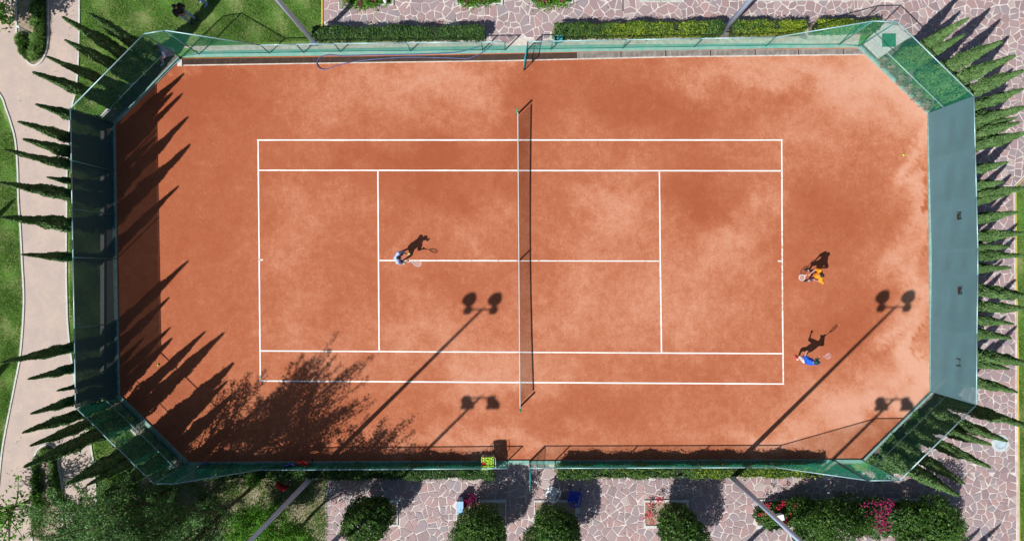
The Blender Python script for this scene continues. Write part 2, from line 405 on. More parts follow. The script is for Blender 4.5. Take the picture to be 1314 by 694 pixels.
# the red clay
CL = [(147, 160), (232, 75), (256, 74.5), (450, 73), (650, 69.5), (860, 65), (1000, 63), (1101, 61), (1190, 146), (1192.5, 300), (1193, 502), (1105, 589), (860, 591), (500, 592.5), (243, 593), (154, 506), (150, 330)]
def inside(x, y, poly):
    c = False; j = len(poly)-1
    for i in range(len(poly)):
        xi, yi = poly[i]; xj, yj = poly[j]
        if (yi > y) != (yj > y) and x < (xj-xi)*(y-yi)/(yj-yi)+xi: c = not c
        j = i
    return c
def clay():
    nx, ny = 262, 132
    xs = np.linspace(140, 1200, nx); ys = np.linspace(55, 600, ny)
    X, Y = np.meshgrid(xs, ys)
    # clip the sheet: bmesh bisect by the octagon
    D = np.full(X.shape, .36) + .11*(X-657)/600
    X0, Y0 = X, Y
    X = X0+11*np.sin(Y0/17+1)+7*np.sin(X0/9+Y0/13)+4*np.sin(Y0/5.1+X0/7.3)+3*rng.normal(size=X.shape)
    Y = Y0+9*np.sin(X0/15+2)+6*np.sin(X0/23-Y0/8)+4*np.sin(X0/5.7-Y0/6.1)+2.5*rng.normal(size=X.shape)
    B = [(1130, 105, 85, 45, .5), (1178, 200, 14, 70, .42), (1172, 380, 22, 100, .38), (1110, 520, 70, 30, .5), (1170, 470, 25, 40, .45),
         (950, 92, 90, 22, .35), (560, 95, 80, 28, .30), (450, 120, 70, 35, .2), (250, 84, 60, 6, .5), (780, 275, 45, 48, .27), (815, 240, 30, 20, .12),
         (940, 315, 55, 35, .28), (985, 255, 25, 20, .3), (590, 290, 60, 30, .22), (440, 250, 60, 25, .15), (420, 455, 70, 25, .2), (370, 330, 35, 90, .2),
         (620, 480, 55, 35, .42), (730, 400, 45, 60, .22), (860, 400, 60, 50, .25), (560, 420, 70, 25, .25), (620, 565, 110, 14, .35), (1000, 565, 60, 14, .4),
         (520, 350, 20, 80, .1), (640, 150, 20, 15, .2), (330, 520, 40, 60, .1), (1010, 160, 40, 30, .15),(600,120,60,25,.15),
         (240, 110, 60, 45, -.42), (310, 110, 40, 22, -.2), (560, 200, 55, 18, -.40), (470, 205, 40, 14, -.2), (658, 200, 16, 50, -.42), (680, 105, 22, 35, -.32),
         (800, 110, 90, 35, -.25), (860, 150, 70, 25, -.25), (895, 250, 38, 38, -.45), (1025, 130, 35, 20, -.25), (1070, 280, 80, 50, -.28), (1020, 350, 50, 70, -.12),
         (540, 245, 60, 22, -.25), (400, 220, 50, 20, -.08), (560, 285, 45, 60, -.18), (1095, 420, 45, 40, -.30), (1191, 260, 4, 45, -.6), (1189, 420, 4, 60, -.35),
         (760, 230, 30, 14, -.2), (250, 260, 60, 80, -.12), (900, 470, 60, 16, -.12), (760, 520, 80, 20, -.14), (710, 350, 20, 40, -.1), (1160, 180, 14, 25, -.15), (700, 480, 24, 40, .12), (1150, 560, 22, 22, -.3)]
    for bx, by, rx, ry, a in B:
        D += a*np.exp(-(((X-bx)/rx)**2+((Y-by)/ry)**2)*.8)
    X, Y = X0, Y0
    V_ = np.stack([(X-657)/K, (347-Y)/K, np.full(X.shape, .02)], -1).reshape(-1, 3)
    i = np.arange(nx*ny).reshape(ny, nx)
    F = np.stack([i[:-1, :-1], i[1:, :-1], i[1:, 1:], i[:-1, 1:]], -1).reshape(-1, 4)
    me = np_mesh('clay', V_, F, M['clay'])
    a = me.attributes.new('dry', 'FLOAT', 'POINT'); a.data.foreach_set('value', D.ravel().astype(np.float32))
    bm = bmesh.new(); bm.from_mesh(me)
    hull = [(147, 160), (232, 75), (1101, 61), (1190, 146), (1193, 502), (1105, 589), (243, 593), (154, 506)]
    for k in range(8):
        p, q = P(*hull[k]), P(*hull[(k+1) % 8]); d = q-p; nrm = Vector((-d.y, d.x, 0))   # clockwise in view => outside on the left
        bmesh.ops.bisect_plane(bm, geom=bm.verts[:]+bm.edges[:]+bm.faces[:], plane_co=p, plane_no=nrm, clear_outer=True)
    bm.to_mesh(me); bm.free()
    return struct(link(bpy.data.objects.new('clay_court', me)))
court = clay()
HULL = [(147, 160), (232, 75), (1101, 61), (1190, 146), (1193, 502), (1105, 589), (243, 593), (154, 506)]
ribbon('court_kerb', [(1101.5, 60), (1191.5, 146), (1193.3, 300), (1194.5, 502.5), (1106, 591), (240, 594.5)], .16, 0, .09, M['kerb_edge'])
ribbon('court_kerb', [(242, 594.5), (152, 507), (148.5, 330), (146, 160), (231, 75.5)], .16, 0, .093, M['kerb_edge'])
# lines
def line(a, b_, wd=.065, mat='line'):
    p, q = P(*a), P(*b_); d = (q-p).normalized(); n_ = Vector((-d.y, d.x, 0))*wd*.44
    L = (q-p).length; k = max(1, int(L/.35)); mb = MB(); prev = None
    for i in range(k+1):
        c = p+(q-p)*i/k; j = random.uniform(.86, 1.1); o_ = n_*random.uniform(-.09, .09)
        cur = (c+n_*j+o_, c-n_*j+o_)
        if prev: mb.poly([(prev[1].x, prev[1].y, .025), (cur[1].x, cur[1].y, .025), (cur[0].x, cur[0].y, .025), (prev[0].x, prev[0].y, .025)])
        prev = cur
    o = mb.build('court_line', M[mat], court); return o
line((330, 180), (1004, 180), .075); line((332.6, 218.7), (1003, 219.5), .07); line((335, 450), (1004, 453.5), .07); line((333, 488.5), (1006, 492.3), .075)
line((331.3, 181.2), (334.2, 487.3), .07); line((1003, 181.2), (1003.4, 297), .07); line((1003.4, 297), (1003.9, 398), .07, 'line_gone'); line((1003.9, 398), (1005, 491), .07, 'line_worn')
line((485, 220), (486.5, 449.3), .07); line((846, 220.5), (847.2, 340), .07); line((847.2, 340), (848.8, 452), .075, 'line_worn')
line((487, 334.3), (519, 334.3), .07); line((519, 334.3), (664, 334.6), .07, 'line_worn'); line((668, 334.7), (845.8, 335), .06, 'line_worn')
line((332.8, 333.5), (337.5, 333.5), .07); line((998, 335), (1003, 335), .06, 'line_worn')
# apron and drain along the far side
sheet('apron', [(232, 60), (415, 56), (650, 51), (1000, 45), (1105, 42), (1101, 58), (1000, 56), (650, 59), (450, 62.5), (256, 66)], .014, M['apron'])
sheet('apron', [(256, 66), (450, 62.5), (650, 59), (1000, 56), (1101, 58), (1101, 61.5), (1000, 62.5), (650, 68.5), (450, 71.5), (256, 73.5), (231, 74)], .021, M['teal'])
ribbon('drain_edge', [(236, 84.3), (450, 81), (650, 78.4), (860, 73.5), (1000, 71.8), (1106, 70.6)], .05, 0, .032, M['apron'])
slab('drain_edge', [(228, 78), (233.5, 76), (234, 85.5), (228, 85.5)], 0, .04, M['kerb'])
dch = sheet('drain_channel', [(233, 75.7), (450, 73.5), (650, 70), (860, 65.2), (1000, 63.8), (1108, 63), (1112, 70), (1000, 71), (860, 73), (650, 77.5), (450, 80.5), (233, 84)], .024, M['dark'])
gx = [233, 291, 348, 405, 462, 515, 571, 627, 683, 740, 796.5, 854, 911.5, 969, 1024, 1082, 1110]
def gy(x): return np.interp(x, [233, 450, 650, 860, 1000, 1110], [79.8, 77, 73.7, 69.1, 67.4, 66.6])
gm = {}
for i in range(len(gx)-1):
    x0, x1 = gx[i]+.35, gx[i+1]-.35; y0, y1 = gy(x0), gy(x1)
    L = (x1-x0)/K; kind = 'brown_grate' if x0 < 720 else 'grey_grate'
    key = (kind, round(L, 1))
    if key not in gm:
        mb = MB(); nb = int(L/.055)
        for k in range(nb):
            pass
            mb.box((-L/2+.03+(L-.06)*k/(nb-1), 0, .012), (.026, .235, .012), rz=random.uniform(-.03, .03))
        for s in (-1, 1): mb.box((0, s*.118, .006), (L, .014, .014))
        gm[key] = mb.mesh('drain_grate', M[kind])
    o = bpy.data.objects.new('drain_grate', gm[key]); link(o, dch)
    p, q = P(x0, y0), P(x1, y1); c = (p+q)/2; o.location = (c.x, c.y, .028); o.rotation_euler = (0, 0, math.atan2(q.y-p.y, q.x-p.x))

# ------------------------------------------------------------------ crazy paving
def clip(poly, a, b_, c):   # keep a*x+b*y<=c
    out = []; n = len(poly)
    for i in range(n):
        p, q = poly[i], poly[(i+1) % n]; dp = a*p[0]+b_*p[1]-c; dq = a*q[0]+b_*q[1]-c
        if dp <= 0: out.append(p)
        if (dp < 0 < dq) or (dq < 0 < dp):
            t = dp/(dp-dq); out.append((p[0]+(q[0]-p[0])*t, p[1]+(q[1]-p[1])*t))
    return out
def paving(rect, holes, spacing, keepfn=None, clips=()):
    x0, y0, x1, y1 = rect; pts = []
    nx, ny = int((x1-x0)/spacing), int((y1-y0)/spacing)
    for i in range(nx+1):
        for j in range(ny+1):
            if random.random() < .14: continue
            pts.append((x0+(i+.5+random.uniform(-.48, .48))*(x1-x0)/(nx+1), y0+(j+.5+random.uniform(-.48, .48))*(y1-y0)/(ny+1)))
    for _ in range(len(pts)//7):     # small slivers between big stones
        pts.append((random.uniform(x0, x1), random.uniform(y0, y1)))
    pts = [p for i, p in enumerate(pts) if all((p[0]-q[0])**2+(p[1]-q[1])**2 > (spacing*.42)**2 for q in pts[max(0, i-ny*3):i])]
    A = np.array(pts); out = []
    for i, p in enumerate(pts):
        if holes and any(h[0]+3 < p[0] < h[2]-3 and h[1]+3 < p[1] < h[3]-3 for h in holes): continue
        if keepfn and not keepfn(*p): continue
        d = ((A-A[i])**2).sum(1); nb = np.argsort(d)[1:20]
        poly = [(p[0]-40, p[1]-40), (p[0]+40, p[1]-40), (p[0]+40, p[1]+40), (p[0]-40, p[1]+40)]
        gap = random.uniform(.38, .72)
        for a, b_, c in ((-1, 0, -x0-.4), (1, 0, x1-.4), (0, -1, -y0-.4), (0, 1, y1-.4)): poly = clip(poly, a, b_, c)
        for cl in clips: poly = clip(poly, *cl)
        for j in nb:
            qx, qy = A[j]; dx, dy = qx-p[0], qy-p[1]; L = math.hypot(dx, dy)
            w_ = gap+random.uniform(-.15, .3)
            ang = random.uniform(-.16, .16); ca, sa = math.cos(ang), math.sin(ang); ex, ey = (dx*ca-dy*sa)/L, (dx*sa+dy*ca)/L
            mx, my = (p[0]+qx)/2, (p[1]+qy)/2
            poly = clip(poly, ex, ey, ex*mx+ey*my-w_*.9)
            if len(poly) < 3: break
        if len(poly) < 3: continue
        # drop tiny edges
        q = [poly[k] for k in range(len(poly)) if math.hypot(poly[k][0]-poly[k-1][0], poly[k][1]-poly[k-1][1]) > .8]
        if len(q) < 3: continue
        ar = abs(sum(q[k][0]*q[(k+1) % len(q)][1]-q[(k+1) % len(q)][0]*q[k][1] for k in range(len(q))))/2
        if ar > 9: out.append((ar, q))
    return out
def lay(name, ground_px, rects, spacing, holes=(), keepfn=None):
    base = sheet(name, ground_px, .012, M['mortar']); st = []
    for r in rects:
        if len(r) == 4: st += paving(r, holes, spacing, keepfn)
        else: st += paving(r[0], holes, spacing, keepfn, r[1])
    def inview(q): 
        cx = sum(a for a, b_ in q)/len(q); cy = sum(b_ for a, b_ in q)/len(q); return 0 < cx < 1314 and 0 < cy < 694
    st.sort(key=lambda t: -(t[0]+(1e6 if inview(t[1]) else 0)))
    rest = MB()
    for i, (ar, q) in enumerate(st):
        pts = [((x-657)/K, (347-y)/K) for x, y in q]
        a = sum(pts[k][0]*pts[(k+1) % len(pts)][1]-pts[(k+1) % len(pts)][0]*pts[k][1] for k in range(len(pts)))
        if a < 0: pts = pts[::-1]
        h = .026+random.uniform(0, .008)
        if i < 300:
            cx = sum(p[0] for p in pts)/len(pts); cy = sum(p[1] for p in pts)/len(pts)
            o = MB().prism([(p[0]-cx, p[1]-cy) for p in pts], .0, h-.012, .006).build('paving_stone', M['stone'], base); o.location = (cx, cy, .012)
        else: rest.prism(pts, .012, h, .006)
    if rest.v: stuff(rest.build('paving_stones', M['stone'], base))
    return base
random.seed(11); SP_ = 9.4
PL = [(455, 640, 512, 675), (584, 640, 651, 676), (684, 640, 741, 676), (825, 640, 884, 677), (969, 639, 1200, 677)]
TP = [(447, -60, 506, 9), (584, -60, 646, 8), (679, -60, 736, 6.5), (820, -60, 878, 4.5), (963, -60, 1160, 2)]
def top_keep(x, y):
    if y < 33: return True
    if 624 < x < 707 and y < 51: return True
    if 1029 < x < 1036 and y < 46: return True
    if x < 1160: return False
    if y > 224 and x+y > 1538: return False
    return y < 46 or x > 1226 or y < (x-1160)*1.12+46
lay('pavement', [(415, -27), (1351, -27), (1351, 224), (1314, 224), (1300, 239), (1228, 239), (1228, 116), (1160, 40), (1110, 28), (1036, 41), (1036, 46), (1028, 46), (1028, 32), (708, 38), (708, 51), (623, 52), (623, 40), (416, 40)],
    [(415, -26, 1350, 239)], SP_, TP, keepfn=top_keep)
lay('pavement', [(1228, 239), (1300, 239), (1301, 350), (1303, 450), (1304, 560), (1305, 606), (1148, 606), (1230, 522)],
    [(1150, 239, 1302.5, 606)], SP_, (), keepfn=lambda x, y: x > 1229 or (x+y > 1752 and y > 505))
lay('pavement', [(417, 612), (637, 612), (637, 594), (711, 594), (711, 612), (1040, 609), (1105, 606), (1305, 606), (1306, 722), (417, 722)],
    [(417, 594.5, 1304, 722)], SP_, PL, keepfn=lambda x, y: y > 611 or 639 < x < 710 or (x > 1105 and y > 606))
ribbon('kerb', [(1316, 223), (1300.5, 239), (1301.5, 350), (1303.5, 450), (1305, 606), (1306, 722)], .06, 0, .05, M['mortar'])
ribbon('kerb', [(1318, 225), (1302.6, 240), (1303.6, 350), (1305.6, 450), (1307, 606), (1308, 722)], .035, 0, .052, M['yellow'])
ribbon('kerb', [(413.5, -60), (413.5, 38)], .06, 0, .05, M['yellow'])
for i, (x0, y0, x1, y1) in enumerate(PL+TP):
    x0 += 2; y0 += 2; x1 -= 2; y1 -= 2
    top = i >= 5
    sheet('planting_bed', [(x0, y0), (x1, y0), (x1, y1), (x0, y1)], .04, M['lawn'] if top else M['dirt'])
    ribbon('bed_kerb', [(x0, y0), (x1, y0), (x1, y1), (x0, y1)], .08, 0, .09, M['kerb'], closed=True)
sheet('planting_bed', [(404, 53.5), (405, 40), (623, 40), (623, 52)], .016, M['soil'])
sheet('planting_bed', [(709, 51), (709, 37), (1028, 32), (1028, 47)], .016, M['soil'])
sheet('planting_bed', [(1037, 46), (1037, 32), (1125, 30), (1125, 44)], .016, M['soil'])
sheet('planting_bed', [(418, 595), (636, 595), (636, 611), (418, 612)], .016, M['soil'])
sheet('planting_bed', [(712, 594), (1100, 592), (1060, 606), (1040, 609), (712, 611)], .016, M['soil'])

# ------------------------------------------------------------------ fences
def wires(p, q, h0, h1, z0=.06, sp=.085, r=.0028):
    """chain-link wires filling the quad p-q with heights h0,h1"""
    p = Vector(p); q = Vector(q); L = (q-p).length; d = (q-p)/L; nrm = Vector((-d.y, d.x, 0)); mb = MB()
    H = max(h0, h1); quad = [(0, z0), (L, z0), (L, h1), (0, h0)]
    def hit(s, t0):   # line z = z0 + s*(t-t0)
        a, b_ = s, -1; c = s*t0-z0; pts = []
        for i in range(4):
            u, v = quad[i], quad[(i+1) % 4]; du = a*u[0]+b_*u[1]-c; dv = a*v[0]+b_*v[1]-c
            if du*dv < 0: k = du/(du-dv); pts.append((u[0]+(v[0]-u[0])*k, u[1]+(v[1]-u[1])*k))
            elif du == 0: pts.append(u)
        return pts
    for s in (1, -1):
        t = -H-.04 if s > 0 else .04
        while t < (L if s > 0 else L+H):
            pts = hit(s, t); t += sp
            if len(pts) < 2: continue
            u, v = pts[0], pts[-1]
            if abs(u[0]-v[0]) < .02: continue
            a = p+d*u[0]; a.z = u[1]; b_ = p+d*v[0]; b_.z = v[1]
            mb.tube([a+nrm*.003*s, b_+nrm*.003*s], r, 3, cap=False)
    return mb
def cylpost(p, h, r=.028, z0=0): return MB().tube([(p.x, p.y, z0), (p.x, p.y, h)], r, 8)
def fence(label, pts, hts, mids, rail_mat='rail', mesh='wire', posts=None, screen=None, group=None, name='chain_link_fence', sp=.085, toprail=.024):
    """pts: pixel ground points, hts: heights there"""
    t = thing(name, label, 'fence', P(*pts[0]), 0, group); o0 = P(*pts[0])
    W = [P(*p)-o0 for p in pts]
    for i, (p, h) in enumerate(zip(W, hts)):
        if posts is None or posts[i]: cylpost(p, h+.02).build('post', M['raild'], t, True)
    for i in range(len(W)-1):
        p, q = W[i], W[i+1]; h0, h1 = hts[i], hts[i+1]
        MB().tube([(p.x, p.y, h0), (q.x, q.y, h1)], toprail, 8).build('top_rail', M[rail_mat], t, True)
        d = (q-p).normalized()
        if mids: MB().tube([(p.x, p.y, mids), (q.x, q.y, mids)], .017, 6).build('middle_rail', M[rail_mat], t, True)
        MB().tube([(p.x, p.y, .08), (q.x, q.y, .08)], .012, 6).build('bottom_rail', M['raild'], t, True)
        if screen:
            L = (q-p).length; nx = max(4, int(L/.18)); nz = 16; mb = MB(); n_ = Vector((-d.y, d.x, 0))
            ph = random.uniform(0, 6)
            def pt(a, b_):
                u = a/nx; v = b_/nz; ed = math.sin(math.pi*u)*math.sin(math.pi*v)
                off = .02*ed*math.sin(u*L*1.7+ph)+.012*math.sin(v*17+u*L*.9+ph)*ed + .03*ed
                return p+(q-p)*u+n_*(screen[1]*.035+off)+Vector((0, 0, .05+(h0-.05)*v))
            for a in range(nx):
                for b_ in range(nz): mb.poly([pt(a, b_), pt(a+1, b_), pt(a+1, b_+1), pt(a, b_+1)])
            mb.build('windscreen_panel', M[screen[0]], t, True)
        else:
            wires(p, q, h0, h1, sp=sp).build('mesh_panel', M['wire'], t)
    return t
H = 3.1; LO = 1.15
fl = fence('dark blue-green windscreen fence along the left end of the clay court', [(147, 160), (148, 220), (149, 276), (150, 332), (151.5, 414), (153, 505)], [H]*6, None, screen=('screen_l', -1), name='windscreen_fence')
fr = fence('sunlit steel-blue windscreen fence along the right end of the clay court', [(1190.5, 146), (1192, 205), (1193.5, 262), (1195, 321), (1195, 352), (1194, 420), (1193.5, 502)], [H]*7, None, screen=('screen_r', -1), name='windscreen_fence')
# vent flaps cut in the right screen
fro = P(1190.5, 146)
for (vx, vy, kind_) in ((1231, 181, 0), (1232, 277, 1), (1233, 373, 2), (1231, 465, 3)):
    hz = 31*(1-(1194-657)/(vx-657)); g = V(vx, vy, hz)
    mb = MB(); x = (1194.5-657)/K-.055 ; y = g.y
    mb.poly([(x-.004, y-.17, hz-.12), (x-.004, y-.155, hz+.16), (x-.02, y-.12, hz+.16), (x-.02, y-.14, hz-.12)])
    mb.poly([(x-.004, y+.17, hz-.12), (x-.004, y+.155, hz+.16), (x-.02, y+.12, hz+.16), (x-.02, y+.14, hz-.12)])
    mb.tube([(x-.02, y+a_*.16, hz+.17-.05*(1-a_*a_)) for a_ in (-1, -.5, 0, .5, 1)], .012, 5)
    if kind_ in (1, 2): mb.poly([(x-.012, y-.13, hz-.12), (x-.012, y+.02+.08*kind_/2, hz-.12), (x-.012, y+.1, hz+.1), (x-.012, y-.13, hz+.0)])
    o = mb.build('vent_flap', M['black'], fr); o.location = (-fro.x, -fro.y, 0)
fence('green chain-link fence across the upper left corner of the court, shaded', [(147, 160), (232, 74)], [H, H], LO, sp=.10)
fence('bright green chain-link fence across the upper right corner of the court', [(1102, 60), (1190.5, 146)], [H, H], LO)
fence('green chain-link fence across the lower left corner, over a row of dry bushes', [(153, 505), (243, 593)], [H, H], LO, sp=.12)
fence('green chain-link fence across the lower right corner, in front of dark cypresses', [(1193.5, 502), (1105, 589)], [H, H], LO, sp=.11)
F1 = [(232, 74), (256, 70), (346, 68.8), (390, 68), (437, 67), (527, 66), (619, 65.2), (648, 64.8)]
fence('long low green fence above the drain, left of the far gate', F1, [H, H, LO, LO, LO, LO, LO, LO], None, posts=[0]+[1]*7)
fence('long low green fence above the drain, right of the far gate', [(676.5, 64.5), (707, 64), (799, 62.3), (891, 60.8), (983, 59.2), (1076, 57.8), (1102, 60)], [LO, LO, LO, LO, LO, H-.15, H], None, posts=[1]*6+[0])
fence('long low green fence before the bottom hedge, left of the near gate', [(243, 593), (265, 593.5), (344, 593.3), (436, 592.8), (527, 592.3), (619, 591.5), (651, 591.3)], [H, H, LO, LO, LO, LO, LO], None, posts=[0]+[1]*6)
fence('long low green fence before the bottom hedge, right of the near gate', [(679.5, 591), (712, 590.9), (799, 590.7), (891, 590.4), (983, 590), (1069, 589.3), (1105, 589)], [LO, LO, LO, LO, LO, H, H], None, posts=[1]*6+[0])
sill = slab('gate_sill', [(651, 590), (679, 590), (679, 594), (651, 594)], 0, .095, M['teal'])
def gate(label, a, b_):
    A = P(*a); B = P(*b_); t = thing('gate', label, 'gate', A); q = B-A
    mb = MB().tube([(0, 0, .1), (0, 0, LO), (q.x, q.y, LO), (q.x, q.y, .1)], .022, 8)
    mb.tube([(0, 0, .1), (q.x, q.y, .1)], .02, 8).tube([(0, 0, .62), (q.x, q.y, .62)], .014, 8); mb.build('gate_frame', M['cyan'], t, True)
    wires(Vector((0, 0, 0)), q, LO, LO, .1, .07).build('mesh_panel', M['wire'], t)
    MB().box((q.x*.92, q.y*.92, .72), (.05, .05, .12)).build('latch', M['lamp'], t)
gate('open far gate leaf swung in over the drain onto the clay', (676.5, 65), (671.8, 91.5))
gate('open near gate leaf swung out over the shaded paving', (680, 592.5), (679.3, 619))
# white notice plate on the far fence by the gate
s_ = thing('notice_plate', 'small white plate hung on the far fence left of the open gate', 'sign', P(637, 65))
MB().box((0, .03, .98), (.22, .012, .16), M=Matrix.Rotation(.5, 3, 'X')).build('plate', M['white'], s_)
MB().box((0, .02, 1.08), (.03, .03, .05)).build('clip', M['raild'], s_)

# ------------------------------------------------------------------ net
def net():
    a, b_ = P(664.2, 151.5), P(667, 518); A0 = P(663.6, 147.5); B0 = P(667.2, 521.5)
    t = thing('tennis_net', 'tennis net with pale top tape stretched between two green posts', 'tennis net', P(665.5, 335)); o0 = P(665.5, 335)
    L = (b_-a).length; d = (b_-a)/L
    def top(s): u = s/L; return .915+.155*(abs(2*u-1)**1.6)
    n = 60
    tp = [a-o0+d*(L*i/n)+Vector((0, 0, top(L*i/n))) for i in range(n+1)]
    mb = MB(); wdt = .028
    for i in range(n):
        p, q = tp[i], tp[i+1]
        for sx in (-1, 1): mb.poly([p+Vector((sx*wdt/1.2, 0, -.06)), q+Vector((sx*wdt/1.2, 0, -.06)), q+Vector((sx*wdt*.5, 0, 0)), p+Vector((sx*wdt*.5, 0, 0))])
        mb.poly([p+Vector((-wdt*.5, 0, 0)), q+Vector((-wdt*.5, 0, 0)), q+Vector((wdt*.5, 0, 0)), p+Vector((wdt*.5, 0, 0))])
    mb.build('tape', M['tape'], t)
    mb = MB(); s = 0
    while s < L:
        p = a-o0+d*s; mb.box((p.x, p.y, (top(s)+.05)/2), (.0056, .0056, top(s)-.08)); s += .048
    for k in range(1, 22):
        z = k/22.
        pts = [a-o0+d*(L*i/12)+Vector((0, 0, .04+z*(top(L*i/12)-.06))) for i in range(13)]; mb.tube(pts, .003, 4, cap=False)
    mb.tube([a-o0+Vector((0, 0, .05)), b_-o0+Vector((0, 0, .05))], .006, 4)
    stuff(mb.build('netting', M['nett'], t))
    for p in (A0, B0):
        q = p-o0; MB().tube([(q.x, q.y, 0), (q.x, q.y, 1.09)], .045, 12).ball((q.x, q.y, 1.09), (.047, .047, .03)).build('post', M['green'], t, True)
    for p, q in ((A0, a), (B0, b_)): MB().tube([p-o0+Vector((0, 0, 1.07)), q-o0+Vector((0, 0, 1.06))], .006, 5).build('cable', M['lamp'], t)
    MB().box((-.0, -.0, .46), (.055, .052, .92)).build('centre_strap', M['tape'], t)
net()

# ------------------------------------------------------------------ floodlight masts
def mast(label, px, face, box=False, cat='floodlight mast'):
    t = thing('floodlight_mast', label, 'floodlight mast', P(*px)); HH = 12.4
    MB().tube([(0, 0, 0), (0, 0, HH*.5), (0, 0, HH)], .118, 16, .055).build('pole', M['pole'], t, True)
    MB().box((0, 0, .02), (.42, .42, .03)).build('base_plate', M['lamp'], t)
    mb = MB(); mb.tube([(-.62, 0, HH), (.62, 0, HH)], .035, 8); mb.tube([(0, 0, HH), (0, 0, HH+.28)], .02, 6); mb.build('crossarm', M['lamp'], t, True)
    for s in (-1, 1):
        MB().box((s*.58, face*.02, HH-.1), (.26, .22, .26)).build('ballast_box', M['lamp'], t)
        R = Matrix.Rotation(face*math.radians(62), 3, 'X')
        lp = MB().lathe([(.03, .22), (.12, .17), (.25, .02), (.29, -.16), (.30, -.18)], (s*.58, face*.34, HH+.08), 16, M=R).build('lamp_head', M['lamp'], t, True)
        lp2 = MB().lathe([(.27, -.172), (.26, -.19)], (s*.58, face*.34, HH+.08), 16, M=R).build('lens', M['glass'], lp, True)
        MB().tube([(s*.58, face*.1, HH-.05), (s*.58, face*.3, HH+.05)], .02, 6).build('bracket', M['lamp'], t)
    if box:
        MB().box((.16, .02, 4.9), (.3, .22, .3)).build('junction_box', M['white'], t)
        MB().tube([(.12, 0, 0), (.12, 0, 4.8)], .015, 6).build('conduit', M['lamp'], t)
mast('grey-blue floodlight mast behind the near fence, beside the red chairs', (403, 609), 1)
mast('grey-blue floodlight mast behind the near fence, above the red-flowered shrub', (933, 606), 1)
mast('grey-blue floodlight mast at the left end of the far hedge by the lawn', (403, 54), -1)
mast('pale floodlight mast standing in the golden far hedge', (928, 40), -1)
mast('floodlight mast outside the frame whose lamp shadows fall left of the net', (400, 722), -1)
mast('floodlight mast outside the frame whose lamp shadows fall near the lower right corner', (931, 724), -1)

# ------------------------------------------------------------------ foliage
def leaves(name, C, N, size, mat, aspect=.5, up=None):
    """quads at C (n,3), facing roughly N, size (n,)"""
    n = len(C); r = rng.normal(size=(n, 3)); N = N/np.maximum(1e-6, np.linalg.norm(N, axis=1, keepdims=True))
    if up is not None: r = r*.35+up
    T = r-(r*N).sum(1, keepdims=True)*N; T /= np.maximum(1e-6, np.linalg.norm(T, axis=1, keepdims=True)); Bn = np.cross(N, T)
    s = size[:, None]; a = T*s*.5; b_ = Bn*s*.5*aspect
    Vt = np.stack([C-a, C+b_-a*.1, C+a, C-b_-a*.1], 1).reshape(-1, 3)
    return np_mesh(name, Vt, np.arange(4*n).reshape(-1, 4), mat)
def join_np(name, me_list, mats):
    vs = []; fs = []; mi = []; off = 0
    for k, (v, f) in enumerate(me_list): vs.append(v); fs.append(f+off); mi.append(np.full(len(f), k)); off += len(v)
    me = np_mesh(name, np.concatenate(vs), np.concatenate(fs), None)
    for m in mats: me.materials.append(m)
    me.polygons.foreach_set('material_index', np.concatenate(mi).astype(np.int32)); return me
def mesh_np(me):
    v = np.empty(len(me.vertices)*3, np.float32); me.vertices.foreach_get('co', v); f = np.empty(len(me.loops), np.int32); me.loops.foreach_get('vertex_index', f)
    bpy.data.meshes.remove(me); return v.reshape(-1, 3), f.reshape(-1, 4)
def cyp_variant(k):
    n = 9000; h = 6.0; R = .35
    u = rng.random(n)**1.1; z = .12+u*(h-.12)
    a = rng.random(n)*2*math.pi
    ph = rng.random(6)*6.28
    lump = 1+.13*np.sin(3*a+ph[0]+u*9)+.10*np.sin(5*a+ph[1]-u*23)+.09*np.sin(a+ph[2]+u*31)+.06*np.sin(2*a+u*60+ph[3])
    prof = R*np.minimum(1, (u/.10+.35)**.8)*(1-u)**.64*(.9+.12*np.sin(u*14+ph[4])) 
    r = prof*lump*(.80+.28*rng.random(n))
    bend = .06*np.sin(u*2.5+ph[5])
    C = np.stack([r*np.cos(a)+bend*np.cos(ph[0]), r*np.sin(a)+bend*np.sin(ph[0]), z], 1)
    N = np.stack([np.cos(a), np.sin(a), np.full(n, .25)], 1)+rng.normal(size=(n, 3))*.45
    sz = .07+.075*rng.random(n)
    lm = mesh_np(leaves('x', C, N, sz, None, .42, up=np.array([[0, 0, 1.]])))
    # dense inner wood
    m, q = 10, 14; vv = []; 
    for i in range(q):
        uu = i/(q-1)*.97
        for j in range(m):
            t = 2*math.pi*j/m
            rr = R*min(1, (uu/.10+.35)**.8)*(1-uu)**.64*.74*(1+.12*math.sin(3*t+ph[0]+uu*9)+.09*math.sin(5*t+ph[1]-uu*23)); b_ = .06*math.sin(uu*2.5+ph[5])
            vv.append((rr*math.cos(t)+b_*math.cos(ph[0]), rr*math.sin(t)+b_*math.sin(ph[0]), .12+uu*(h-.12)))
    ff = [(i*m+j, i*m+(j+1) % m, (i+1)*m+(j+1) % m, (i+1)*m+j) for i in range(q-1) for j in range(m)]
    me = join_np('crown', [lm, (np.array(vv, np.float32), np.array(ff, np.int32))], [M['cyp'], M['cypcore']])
    return me
CYP = [cyp_variant(k) for k in range(5)]
TRK = MB().tube([(0, 0, 0), (0, 0, .6), (0, 0, 3)], .06, 8, .02).mesh('trunk', M['bark'], True)
def cypress(tip, lineabc, label, group, wd=1.0):
    """tip pixel; lineabc=(a,b,c): the row's ground line a*x+b*y=c in pixels"""
    a, b_, c = lineabc; vx, vy = tip[0]-657, tip[1]-347
    t = (c-a*657-b_*347)/(a*vx+b_*vy); h = 31*(1-t)
    return cyp_at((657+vx*t, 347+vy*t), h, label, group, wd)
